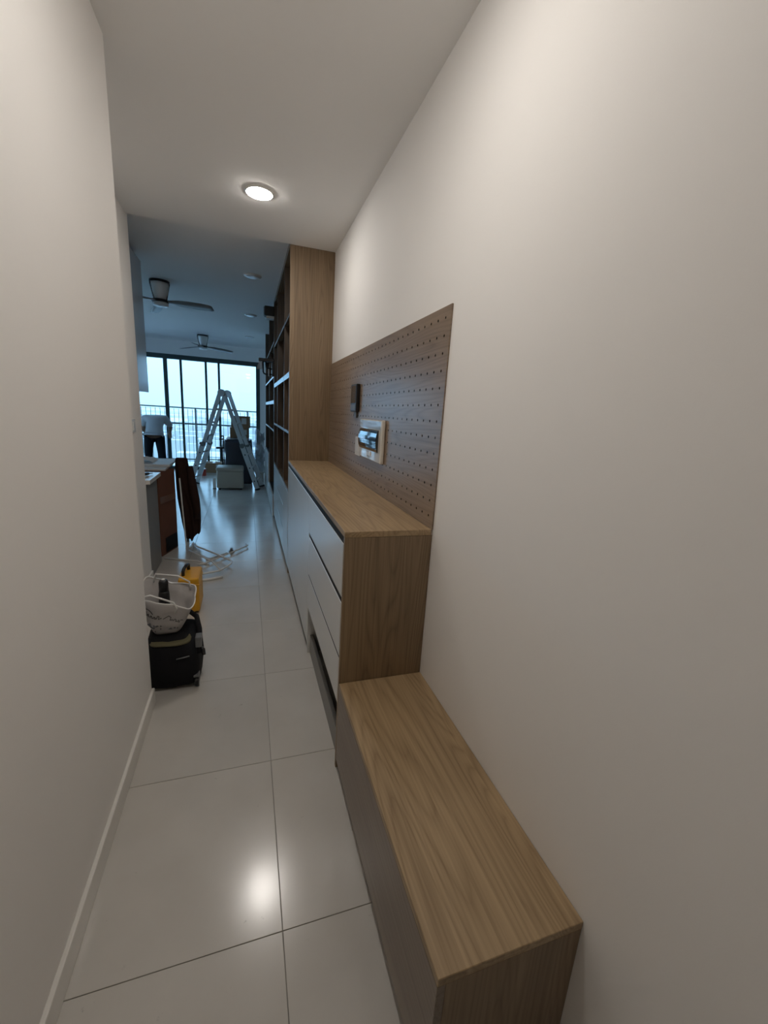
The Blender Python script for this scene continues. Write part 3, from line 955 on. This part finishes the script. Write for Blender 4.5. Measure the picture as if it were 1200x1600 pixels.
pipe([(-0.735, 4.03), (-0.561, 3.966), (-0.447, 3.918), (-0.34, 3.816)], 0.007, 'white conduit running out from the foot of the grey cabinet')
pipe([(-0.43, 3.79), (-0.369, 3.814), (-0.2, 4.03), (-0.03, 4.25), (-0.006, 4.29), (-0.012, 4.325), (-0.024, 4.342)], 0.007, 'white conduit with hooked tip pointing towards the shelving', z=0.021)
pipe([(-0.512, 4.35), (-0.482, 4.262), (-0.305, 4.028), (-0.175, 3.84), (-0.146, 3.79), (-0.150, 3.73), (-0.175, 3.668), (-0.237, 3.566), (-0.396, 3.5)], 0.008, 'longest white conduit bent back in a hairpin', z=0.037)
pipe([(-0.415, 3.43), (-0.303, 3.45), (-0.21, 3.485)], 0.011, 'short thick white conduit behind the yellow case')
pipe([(-0.538, 4.111), (-0.442, 3.965), (-0.306, 3.76), (-0.225, 3.54)], 0.006, 'thin white conduit crossing under the hairpin one', z=0.0505)
pipe([(-0.375, 3.94), (-0.20, 4.122)], 0.006, 'thin straight white conduit ending at the grey clip', z=0.0065)
cl = thing('pipe_clip', 'small grey clip at the end of the thin straight conduit', 'clip', (-0.165, 4.15, 0))
MB().box(-0.185, -0.135, 4.135, 4.185, 0.0005, 0.014, bev=0.003, seg=1).build('base', GREY_PLASTIC, cl)
MB().box(-0.172, -0.148, 4.14, 4.18, 0.0145, 0.04, bev=0.005, seg=2).build('jaw', GREY_PLASTIC, cl)

# ------------------------------------------------------------------ yellow case
yc = thing('tool_case', 'yellow hard plastic tool case standing upright on the tiles', 'tool case', (-0.385, 2.95, 0))
YX0, YX1, YY0, YY1 = -0.452, -0.322, 2.86, 3.10
MB().box(YX0, YX1, YY0, YY1, 0.016, 0.262, bev=0.014, seg=3).build('shell', YELLOW, yc)
MB().box(YX0 - 0.003, YX1 + 0.003, YY0 - 0.003, YY1 + 0.003, 0.205, 0.219, bev=0.003, seg=1).build('rim', YELLOW, yc)
for x in (YX0 + 0.012, YX1 - 0.034):
    MB().box(x, x + 0.022, YY0 + 0.02, YY1 - 0.02, 0.0005, 0.0165, bev=0.003, seg=1).build('foot', BLACK, yc)
MB().tube([(-0.425, 2.92, 0.258), (-0.425, 2.92, 0.293), (-0.42, 2.935, 0.308), (-0.41, 2.99, 0.312), (-0.405, 3.03, 0.303), (-0.405, 3.04, 0.258)], 0.011, 10).build('handle', BLACK, yc, smooth=True)
MB().box(-0.405, -0.370, YY0 - 0.008, YY0 - 0.0005, 0.180, 0.232, bev=0.002, seg=1).build('latch', YELLOW, yc)
for x in (-0.43, -0.36):
    MB().box(x, x + 0.014, YY0 - 0.005, YY0 + 0.001, 0.03, 0.19, bev=0.002, seg=1).build('rib', YELLOW, yc)

# ------------------------------------------------------------------ black bag
bk = thing('tool_bag', 'bulky black fabric tool bag on the floor at the corner of the wall', 'bag', (-0.375, 2.19, 0))
bm_ = MB()
rings = []
nseg = 40
for (z, hx, hy, cx, cy) in ((0.012, 0.112, 0.125, -0.372, 2.17), (0.03, 0.124, 0.140, -0.372, 2.17), (0.10, 0.128, 0.146, -0.372, 2.172), (0.17, 0.126, 0.146, -0.374, 2.175),
                            (0.22, 0.118, 0.140, -0.378, 2.18), (0.25, 0.100, 0.122, -0.382, 2.185), (0.262, 0.07, 0.09, -0.385, 2.19)):
    ring = []
    for k in range(nseg):
        a = 2 * math.pi * k / nseg
        c, s = math.cos(a), math.sin(a)
        p = 0.42
        ring.append((cx + hx * math.copysign(abs(c) ** p, c), cy + hy * math.copysign(abs(s) ** p, s), z))
    rings.append(ring)
bm_.rings(rings)
bm_.jitter(0.010, 11, 1)
bm_.build('body', BLACK_FABRIC, bk, smooth=True)
MB().box(-0.45, -0.305, 2.035, 2.048, 0.05, 0.165, bev=0.006, seg=2).jitter(0.004, 20).build('front_pocket', BLACK_FABRIC, bk, smooth=True)
fl = MB()
fl.rings([[(-0.375 + hx * math.copysign(abs(math.cos(2 * math.pi * k / 32)) ** 0.6, math.cos(2 * math.pi * k / 32)),
            2.10 + hy * math.copysign(abs(math.sin(2 * math.pi * k / 32)) ** 0.6, math.sin(2 * math.pi * k / 32)), z)
           for k in range(32)] for hx, hy, z in ((0.092, 0.055, 0.240), (0.094, 0.057, 0.246), (0.086, 0.050, 0.253))])
fl.jitter(0.006, 12, 5)
fl.build('top_flap', OLIVE, bk, smooth=True)
MB().tube([(-0.375, 2.33, 0.24), (-0.315, 2.30, 0.300), (-0.270, 2.235, 0.295), (-0.250, 2.16, 0.262), (-0.243, 2.10, 0.225), (-0.245, 2.07, 0.17)], 0.013, 10).build('shoulder_strap', BLACK_FABRIC, bk, smooth=True)
MB().box(-0.262, -0.232, 2.065, 2.115, 0.205, 0.262, bev=0.004, seg=2).build('buckle', GREY_PLASTIC, bk)
MB().tube([(-0.247, 2.085, 0.205), (-0.225, 2.07, 0.19), (-0.222, 2.06, 0.165)], 0.009, 8).build('zip_pull', BLACK, bk, smooth=True)
MB().lathe([(0.006, -0.010), (0.026, -0.010), (0.028, -0.004), (0.028, 0.004), (0.026, 0.010), (0.006, 0.010)], (-0.258, 2.052, 0.0285), 20, 'x').build('wheel', BLACK, bk)
MB().box(-0.273, -0.246, 2.030, 2.074, 0.057, 0.072, bev=0.003, seg=1).build('wheel_housing', GREY_PLASTIC, bk)
MB().tube([(-0.345, 2.026, 0.176), (-0.31, 2.022, 0.184), (-0.285, 2.024, 0.188)], 0.003, 8).build('zip', GREY_PLASTIC, bk, smooth=True)

# ------------------------------------------------------------------ white shopping bag
sb = thing('shopping_bag', 'crumpled white woven shopping bag with dark script, sitting on the black tool bag', 'bag', (-0.39, 2.17, 0.262))


def bag_s(a, t):
    """a: angle round the bag, t: 0 bottom, 1 rim."""
    cx = -0.400 + 0.010 * t
    cy = 2.165 + 0.02 * t
    hx = 0.055 + 0.068 * t ** 0.8
    hy = 0.045 + 0.070 * t ** 0.8
    c, s = math.cos(a), math.sin(a)
    p = 0.55
    x = cx + hx * math.copysign(abs(c) ** p, c)
    y = cy + hy * math.copysign(abs(s) ** p, s)
    rim = 0.465 + 0.036 * (-c) + 0.020 * s + 0.014 * math.sin(3 * a + 0.7)
    z = 0.272 + (rim - 0.272) * t
    n = noise.noise_vector(Vector((x * 16, y * 16, z * 16)))
    k = 0.010 * min(1, t * 4 + 0.25)
    return Vector((x, y, z)) + n * k


sm = MB()
sm.rings([[bag_s(2 * math.pi * k / 56, j / 16) for k in range(56)] for j in range(17)], True, False)
so = sm.build('sack', BAG_WHITE, sb, smooth=True)
md = so.modifiers.new('thickness', 'SOLIDIFY')
md.thickness = 0.0025
md.offset = 1
MB().tube([bag_s(2 * math.pi * k / 56, 1.0) + Vector((0, 0, 0.001)) for k in range(57)], 0.0035, 6).build('hem', WHITE_PLASTIC, sb, smooth=True)


def on_bag(deg, t, off=0.005):
    a = math.radians(deg)
    p = bag_s(a, t)
    return p + (p - Vector((-0.395, 2.175, p.z))).normalized() * off


MB().tube([on_bag(232, 0.80), on_bag(235, 0.95), on_bag(238, 1.03) + Vector((0, 0.01, 0.012)), on_bag(255, 1.05) + Vector((0, 0.012, 0.02)),
           on_bag(277, 1.02) + Vector((0, 0, 0.010)), on_bag(285, 0.93), on_bag(282, 0.78)], 0.0045, 8).build('handle', WHITE_PLASTIC, sb, smooth=True)
MB().tube([on_bag(120, 0.9, -0.006), on_bag(112, 1.05, -0.008) + Vector((0, -0.01, 0.02)), on_bag(85, 1.08, -0.01) + Vector((0, -0.02, 0.035)), on_bag(55, 1.03, -0.01) + Vector((0, -0.015, 0.02)),
           on_bag(45, 0.9, -0.008)], 0.0045, 8).build('handle', WHITE_PLASTIC, sb, smooth=True)
# dark printed script and a flower motif lower down: thin strokes lying on the cloth
strokes = []
strokes.append([(214 + 22 * (1 - math.cos(t)) * 0.9, 0.62 + 0.13 * math.sin(t)) for t in [0.2 + 0.2 * i for i in range(14)]])
for i, d0 in enumerate((226, 236, 246, 255, 264, 273, 282, 291)):
    hgt = (0.10, 0.05, 0.05, 0.05, 0.11, 0.10, 0.05, 0.05)[i]
    b0 = 0.60 - 0.018 * i
    strokes.append([(d0 - 3, b0 - 0.02), (d0, b0 + hgt), (d0 + 2.5, b0 + hgt * 0.6), (d0 + 1.5, b0 - 0.03), (d0 + 5.5, b0 - 0.005)])
strokes.append([(296, 0.52), (302, 0.545), (308, 0.53)])
pr = MB()
for s_ in strokes:
    pr.tube([on_bag(d, t, 0.0040) for d, t in s_], 0.0015, 5)
pr.build('script_print', BAG_PRINT, sb)['kind'] = 'stuff'
fp = MB()
rf = random.Random(3)
for i in range(26):
    d, t = rf.uniform(215, 300), rf.uniform(0.10, 0.34)
    if t > 0.40 - (d - 215) * 0.0022:
        continue
    k = rf.uniform(1.5, 4.5)
    fp.tube([on_bag(d - k, t - 0.02, 0.0045), on_bag(d, t + 0.015, 0.0045), on_bag(d + k, t - 0.01, 0.0045)], [0.001, 0.0045, 0.001], 5)
fp.build('flower_print', GREY_PLASTIC, sb)['kind'] = 'stuff'

bt = thing('bottle', 'black capped bottle standing upright inside the white shopping bag', 'bottle', (-0.413, 2.20, 0.29))
MB().lathe([(0.024, 0.0), (0.026, 0.01), (0.026, 0.16), (0.024, 0.175), (0.021, 0.18)], (-0.413, 2.20, 0.29), 24).build('body', BLACK, bt, smooth=True)
MB().lathe([(0.0225, 0.1805), (0.0225, 0.225), (0.019, 0.236), (0.012, 0.239)], (-0.413, 2.20, 0.29), 24).build('cap', BLACK, bt, smooth=True)
MB().lathe([(0.0085, 0.2395), (0.0085, 0.244), (0.004, 0.246)], (-0.413, 2.20, 0.29), 16).build('button', WHITE_PLASTIC, bt)

# ------------------------------------------------------------------ folding ladder
ld = thing('folding_ladder', 'aluminium folding ladder standing open in an A shape on the living room floor', 'ladder', (-0.395, 7.77, 0))
NL, NR = Vector((-0.961, 7.739, 0)), Vector((0.171, 7.46, 0))
vdep = Vector((0.24, 0.97, 0)).normalized() * 0.36
AP = Vector(((NL.x + NR.x) / 2, (NL.y + NR.y) / 2, 1.60))
udir = (NR - NL).normalized()
for side, foot in ((-1, NL), (1, NR)):
    for dep in (0, 1):
        off = vdep * dep
        f0 = foot + off
        top = AP + off + udir * (0.035 * side)
        mid = f0.lerp(top, 0.47)
        t = (top - f0).normalized()
        dref = vdep.normalized()
        lo_ = MB().bar(f0 + t * 0.03, mid + t * 0.02, 0.078, 0.030, dref, bev=0.003)
        lo_ = lo_.build('lower_stile', ALU, ld)
        MB().bar(mid - t * 0.0 + dref * 0.0315 * (1 if dep == 0 else -1), top + dref * 0.0315 * (1 if dep == 0 else -1), 0.062, 0.030, dref, bev=0.003).build('upper_stile', ALU, ld)
        MB().bar(f0 + Vector((0, 0, 0.0005)), f0 + t * 0.034, 0.092, 0.040, dref, bev=0.004).build('rubber_foot', BLACK, lo_)
        hc = mid
        prof = [(0.010, -0.028), (0.040, -0.028), (0.043, -0.02), (0.043, 0.012), (0.036, 0.016), (0.010, 0.016)]
        hb = MB()
        rg = []
        e1, e2 = t, t.cross(dref).normalized()
        for r, h in prof:
            rg.append([hc - dref * h * (1 if dep == 0 else -1) + e1 * r * math.cos(2 * math.pi * k / 20) + e2 * r * math.sin(2 * math.pi * k / 20) for k in range(20)])
        hb.rings(rg)
        kn = hb.build('locking_hinge', GREY_PLASTIC, ld)
        kc = hc + e2 * 0.055 * (1 if (e2.x * side) > 0 else -1)
        MB().tube([hc + e2 * 0.02 * (1 if (e2.x * side) > 0 else -1), kc], [0.016, 0.022], 12).build('release_knob', GREY_PLASTIC, kn, smooth=True)
    for s_, inset in ((0.10, 0.016), (0.24, 0.016), (0.38, 0.016), (0.56, 0.05), (0.70, 0.05), (0.84, 0.05)):
        a = foot.lerp(AP + udir * (0.035 * side), s_) + vdep.normalized() * inset
        b = foot.lerp(AP + udir * (0.035 * side), s_) + vdep - vdep.normalized() * inset
        MB().tube([a, b], 0.015, 10).build('rung', ALU, ld, smooth=True)
        # rung ends show as dark plugs on the outer faces of the stiles
        if inset < 0.03:
            n0 = vdep.normalized()
            MB().tube([a - n0 * 0.0325, a - n0 * 0.0315], 0.012, 10).build('rung_plug', BLACK, ld)
for dep in (0, 1):
    rg = []
    c = AP + vdep * dep + Vector((0, 0, 0.01))
    dref = vdep.normalized()
    for r, h in ((0.01, -0.02), (0.055, -0.02), (0.060, -0.012), (0.060, 0.04), (0.055, 0.05), (0.01, 0.05)):
        rg.append([c + dref * h * (1 if dep == 0 else -1) + udir * r * math.cos(2 * math.pi * k / 24) + Vector((0, 0, 1)) * r * math.sin(2 * math.pi * k / 24) for k in range(24)])
    MB().rings(rg).build('top_hinge', ALU, ld)

# ------------------------------------------------------------------ ottoman
ot = thing('ottoman', 'cream leather cube ottoman in front of the ladder legs', 'ottoman', (-0.28, 7.67, 0))
OX0, OX1, OY0, OY1 = -0.505, -0.06, 7.45, 7.88
MB().box(OX0 + 0.006, OX1 - 0.006, OY0 + 0.006, OY1 - 0.006, 0.028, 0.33, bev=0.03, seg=4).build('body', CREAM_LEATHER, ot, smooth=True)
MB().box(OX0, OX1, OY0, OY1, 0.315, 0.385, bev=0.032, seg=4).build('seat_pad', CREAM_LEATHER, ot, smooth=True)
for x in (OX0 + 0.05, OX1 - 0.05):
    for y in (OY0 + 0.05, OY1 - 0.05):
        MB().lathe([(0.016, 0.0005), (0.02, 0.02), (0.02, 0.034)], (x, y, 0), 12).build('foot', BLACK, ot)
so_ = MB().box(-0.565, -0.515, 7.56, 7.575, 0.012, 0.19, bev=0.002, seg=1)
st = thing('trim_offcut', 'white board offcut standing beside the ottoman', 'board', (-0.54, 7.567, 0))
so_.build('strip', WHITE_TRIM, st)
MB().box(-0.57, -0.51, 7.555, 7.58, 0.0005, 0.0125).build('end_cap', BLACK, st)

# ------------------------------------------------------------------ covered furniture and boxes
def subdiv_box(x0, x1, y0, y1, z0, z1, n=10):
    b = MB()
    bmesh.ops.create_cube(b.bm, size=1.0)
    bmesh.ops.subdivide_edges(b.bm, edges=b.bm.edges[:], cuts=n, use_grid_fill=True)
    for v in b.bm.verts:
        p = v.co.copy()
        # soften the corners a little
        ax_ = sorted((abs(p.x), abs(p.y), abs(p.z)))
        k = 1 - 0.05 * max(0, ax_[1] - 0.4) / 0.1
        v.co = Vector((x0 + (p.x * k + 0.5) * (x1 - x0), y0 + (p.y * k + 0.5) * (y1 - y0), z0 + (p.z + 0.5) * (z1 - z0)))
    return b


cvd = thing('covered_armchair', 'tall furniture piece wrapped in a dark dust cover behind the ladder', 'furniture', (-0.11, 8.4, 0))
cb = subdiv_box(-0.39, 0.09, 8.1, 8.72, 0.0, 0.80, 14)
for v in cb.bm.verts:
    if v.co.z > 0.02:
        n = noise.noise_vector(v.co * 5)
        v.co += n * 0.022
    else:
        v.co.z = 0.001
cb.build('dust_cover', NAVY_COVER, cvd, smooth=True)
tp = MB()
tp.grid(lambda u, v: (-0.36 + 0.40 * u, 8.12 + 0.52 * v, 0.825 + 0.010 * noise.noise(Vector((u * 5, v * 5, 0)))), 14, 14)
tpo = tp.build('pale_throw', PAPER, cvd, smooth=True)
md = tpo.modifiers.new('thickness', 'SOLIDIFY')
md.thickness = 0.004


def carton(x0, x1, y0, y1, z0, z1, label, ang=0.0, m_=CARDBOARD):
    c = thing('carton', label, 'carton', ((x0 + x1) / 2, (y0 + y1) / 2, z0))
    hx, hy, hz = (x1 - x0) / 2, (y1 - y0) / 2, z1 - z0
    w = worldloc(c)
    MB().box(w.x - hx, w.x + hx, w.y - hy, w.y + hy, w.z, w.z + hz, bev=0.003, seg=1).build('body', m_, c)
    MB().box(w.x - 0.025, w.x + 0.025, w.y - hy - 0.0015, w.y + hy, w.z + hz + 0.0001, w.z + hz + 0.0015).build('tape', MATS['brown_tape'], c)
    MB().box(w.x + hx * 0.2, w.x + hx * 0.75, w.y - hy - 0.0018, w.y - hy - 0.0002, w.z + hz * 0.35, w.z + hz * 0.85).build('paper_label', PAPER, c)
    c.rotation_euler = (0, 0, ang)
    return c


carton(-0.30, 0.03, 8.22, 8.58, 0.842, 1.02, 'lower cardboard carton on the covered furniture', 0.05)
carton(-0.26, 0.05, 8.24, 8.56, 1.022, 1.235, 'upper cardboard carton stacked on another behind the ladder', -0.10)
carton(-0.92, -0.44, 9.45, 9.80, 0.0, 0.205, 'low long cardboard carton on the floor by the window', 0.0)

fr = thing('metal_frame', 'black bar frame sticking out beside the dark covered furniture', 'frame', (-0.44, 8.25, 0))
MB().bar((-0.53, 8.06, 0.66), (-0.395, 8.09, 0.665), 0.035, 0.03, (0, 1, 0), bev=0.003).build('bar', BLACK, fr)
MB().bar((-0.50, 8.42, 0.79), (-0.42, 8.42, 0.795), 0.025, 0.03, (0, 1, 0), bev=0.003).build('bar', BLACK, fr)
MB().bar((-0.49, 8.60, 0.835), (-0.42, 8.60, 0.84), 0.025, 0.03, (0, 1, 0), bev=0.003).build('bar', BLACK, fr)
for y, z in ((8.075, 0.65), (8.60, 0.83)):
    MB().bar((-0.425, y, 0.0), (-0.425, y, z), 0.022, 0.022, (0, 1, 0)).build('leg', BLACK, fr)
MB().bar((-0.425, 8.075, 0.64), (-0.425, 8.60, 0.82), 0.02, 0.02, (1, 0, 0)).build('side_bar', BLACK, fr)

rc = thing('paint_tin', 'small red tin with white lid band on the floor beyond the ladder', 'tin', (-0.855, 9.05, 0))
MB().lathe([(0.058, 0.0005), (0.060, 0.006), (0.060, 0.125), (0.063, 0.13)], (-0.855, 9.05, 0), 24).build('body', RED, rc, smooth=False)
MB().lathe([(0.0635, 0.1305), (0.064, 0.145), (0.05, 0.147)], (-0.855, 9.05, 0), 24).build('lid', WHITE_PLASTIC, rc)

# clear sheet slumped over the right side of the covered furniture
fs = MB()


def sheet(u, v):
    x = 0.10 + 0.20 * u + 0.03 * math.sin(v * 7)
    y = 7.95 + 0.25 * u
    z = 0.83 - 0.62 * v - 0.15 * u * (1 - v)
    n = noise.noise_vector(Vector((u * 5, v * 9, 2)))
    return (x + 0.03 * n.x + 0.06 * v, y + 0.035 * n.y, z + 0.03 * n.z)


fs.grid(sheet, 18, 30)
fo = fs.build('plastic_sheet', FILM, smooth=False, origin=(0.2, 8.0, 0.2))
tag(fo, 'clear plastic dust sheet slumped behind the right leg of the ladder', 'plastic sheet')
lc = thing('low_cabinet', 'low white cabinet box in front of the far shelving, under clear plastic', 'cabinet', (0.24, 8.2, 0))
MB().box(0.155, 0.30, 8.32, 8.75, 0.03, 0.60, bev=0.003, seg=1).build('body', FRONT, lc)
MB().box(0.15, 0.304, 8.30, 8.755, 0.6005, 0.62, bev=0.002, seg=1).build('top', FRONT, lc)
MB().box(0.165, 0.29, 8.33, 8.74, 0.0, 0.0295).build('plinth', DARK_GAP, lc)
pt = thing('potted_plant', 'dark leafy potted plant on the low white cabinet by the window wall', 'plant', (0.25, 8.52, 0.62))
MB().lathe([(0.035, 0.0005), (0.045, 0.08), (0.048, 0.085), (0.042, 0.085), (0.040, 0.07)], (0.25, 8.52, 0.62), 20).build('pot', BLACK, pt)
lf = MB()
rl = random.Random(5)
for i in range(70):
    a, e_ = rl.uniform(0, 6.28), rl.uniform(-0.3, 1.3)
    r = rl.uniform(0.03, 0.075)
    c = Vector((0.25, 8.52, 0.80)) + Vector((math.cos(a) * math.cos(e_), math.sin(a) * math.cos(e_), math.sin(e_) * 1.3)) * r
    d = (c - Vector((0.25, 8.52, 0.74))).normalized()
    s1 = d.cross(Vector((0.3, 0.2, 1))).normalized() * 0.016
    t1 = d * 0.032
    vv = [lf.bm.verts.new(p) for p in (c - t1, c + s1, c + t1, c - s1)]
    lf.bm.faces.new(vv)
lf.build('foliage', GREEN, pt)
lw = MB()
lw.grid(lambda u, v: (0.14 + 0.17 * u, 8.285 + 0.05 * noise.noise(Vector((u * 4, v * 4, 7))) * (v > 0.02), 0.30 + 0.68 * v + 0.05 * math.sin(u * 6)), 12, 18)
lwo = lw.build('plastic_sheet', FILM, smooth=False, origin=(0.22, 8.28, 0.3))
tag(lwo, 'clear plastic film hanging round the plant on the low white cabinet', 'plastic sheet')

# ------------------------------------------------------------------ person bending at the window
def skin_mesh(name, verts, edges, m_, parent, root=0, sub=2):
    me = bpy.data.meshes.new(name)
    base = worldloc(parent) if parent is not None else Vector((0, 0, 0))
    me.from_pydata([Vector(v[0]) - base for v in verts], edges, [])
    o = bpy.data.objects.new(name, me)
    col.objects.link(o)
    if parent is not None:
        o.parent = parent
    me.materials.append(m_)
    md = o.modifiers.new('skin', 'SKIN')
    md.use_smooth_shade = True
    sv = me.skin_vertices[0].data
    for i, v in enumerate(verts):
        r = v[1]
        sv[i].radius = r if isinstance(r, tuple) else (r, r)
        sv[i].use_root = (i == root)
    s = o.modifiers.new('sub', 'SUBSURF')
    s.levels = sub
    s.render_levels = sub
    return o


PXc, PYc = -1.73, 9.28
per = thing('person', 'person in pale shirt and black trousers bending forward at the glass doors', 'person', (PXc, PYc, 0))
body_v = [((-1.73, 9.24, 0.80), (0.15, 0.11)),      # 0 pelvis
          ((-1.735, 9.40, 0.97), (0.13, 0.10)),     # 1 waist
          ((-1.75, 9.58, 1.06), (0.15, 0.10)),      # 2 chest
          ((-1.755, 9.68, 1.055), 0.07),            # 3 neck base
          ((-1.76, 9.76, 1.02), 0.055),             # 4 neck
          ((-1.76, 9.84, 0.97), (0.078, 0.09)),     # 5 head
          ((-1.76, 9.90, 0.90), (0.065, 0.075)),    # 6 face
          ((-1.83, 9.25, 0.72), 0.095),             # 7 left hip
          ((-1.845, 9.20, 0.42), 0.062),            # 8 left knee
          ((-1.85, 9.30, 0.09), 0.042),             # 9 left ankle
          ((-1.63, 9.25, 0.72), 0.095),             # 10 right hip
          ((-1.61, 9.22, 0.42), 0.062),             # 11 right knee
          ((-1.60, 9.31, 0.09), 0.042),             # 12 right ankle
          ((-1.93, 9.58, 1.05), 0.062),             # 13 left shoulder
          ((-2.00, 9.62, 0.86), 0.045),             # 14 left elbow
          ((-1.94, 9.76, 0.72), 0.032),             # 15 left wrist
          ((-1.575, 9.56, 1.06), 0.062),            # 16 right shoulder
          ((-1.49, 9.62, 0.92), 0.045),             # 17 right elbow
          ((-1.53, 9.76, 0.80), 0.032),             # 18 right wrist
          ((-1.92, 9.80, 0.66), 0.036), ((-1.54, 9.81, 0.75), 0.036),   # palms
          ((-1.85, 9.42, 0.045), 0.04), ((-1.60, 9.43, 0.045), 0.04)]   # feet
body_e = [(0, 1), (1, 2), (2, 3), (3, 4), (4, 5), (5, 6), (0, 7), (7, 8), (8, 9), (0, 10), (10, 11), (11, 12),
          (2, 13), (13, 14), (14, 15), (2, 16), (16, 17), (17, 18), (15, 19), (18, 20), (9, 21), (12, 22)]
for palm, sgn in ((19, 1), (20, -1)):
    pc = Vector(body_v[palm][0])
    for k in range(4):
        i0 = len(body_v)
        base = pc + Vector((sgn * (k - 1.5) * 0.018, 0.02, -0.03))
        ln = (0.8, 1.0, 0.95, 0.75)[k]
        body_v += [(tuple(base), 0.009), (tuple(base + Vector((0, 0.015, -0.035 * ln))), 0.008), (tuple(base + Vector((0, 0.0, -0.065 * ln))), 0.007)]
        body_e += [(palm, i0), (i0, i0 + 1), (i0 + 1, i0 + 2)]
    i0 = len(body_v)
    base = pc + Vector((sgn * 0.035, 0.0, 0.0))
    body_v += [(tuple(base), 0.010), (tuple(base + Vector((sgn * 0.015, 0.012, -0.03))), 0.008)]
    body_e += [(palm, i0), (i0, i0 + 1)]
skin_mesh('body', body_v, body_e, SKIN, per)
shirt_v = [((-1.73, 9.21, 0.765), (0.165, 0.125)), ((-1.732, 9.25, 0.84), (0.165, 0.12)), ((-1.735, 9.40, 0.985), (0.165, 0.125)),
           ((-1.75, 9.56, 1.075), (0.19, 0.125)), ((-1.755, 9.67, 1.065), (0.11, 0.09)),
           ((-1.93, 9.57, 1.055), 0.088), ((-1.995, 9.60, 0.90), 0.066),
           ((-1.575, 9.55, 1.065), 0.088), ((-1.505, 9.59, 0.965), 0.066), ((-1.49, 9.61, 0.915), 0.060)]
skin_mesh('shirt', shirt_v, [(0, 1), (1, 2), (2, 3), (3, 4), (3, 5), (5, 6), (3, 7), (7, 8), (8, 9)], SHIRT, per, 1)
tr_v = [((-1.73, 9.25, 0.82), (0.160, 0.13)), ((-1.825, 9.25, 0.70), 0.105), ((-1.842, 9.20, 0.42), 0.080), ((-1.848, 9.295, 0.10), 0.068),
        ((-1.635, 9.25, 0.70), 0.105), ((-1.612, 9.22, 0.42), 0.080), ((-1.602, 9.305, 0.10), 0.068)]
skin_mesh('trousers', tr_v, [(0, 1), (1, 2), (2, 3), (0, 4), (4, 5), (5, 6)], TROUSERS, per)
hr = MB()
hr.lathe([(0.0001, 0.095), (0.05, 0.085), (0.082, 0.05), (0.09, 0.0), (0.08, -0.035)], (-1.76, 9.85, 0.985), 20)
hr.build('hair', HAIR, per, smooth=True)
for x in (-1.85, -1.60):
    MB().box(x - 0.045, x + 0.045, 9.24, 9.50, 0.0005, 0.085, bev=0.03, seg=3).build('shoe', BLACK, per, smooth=True)
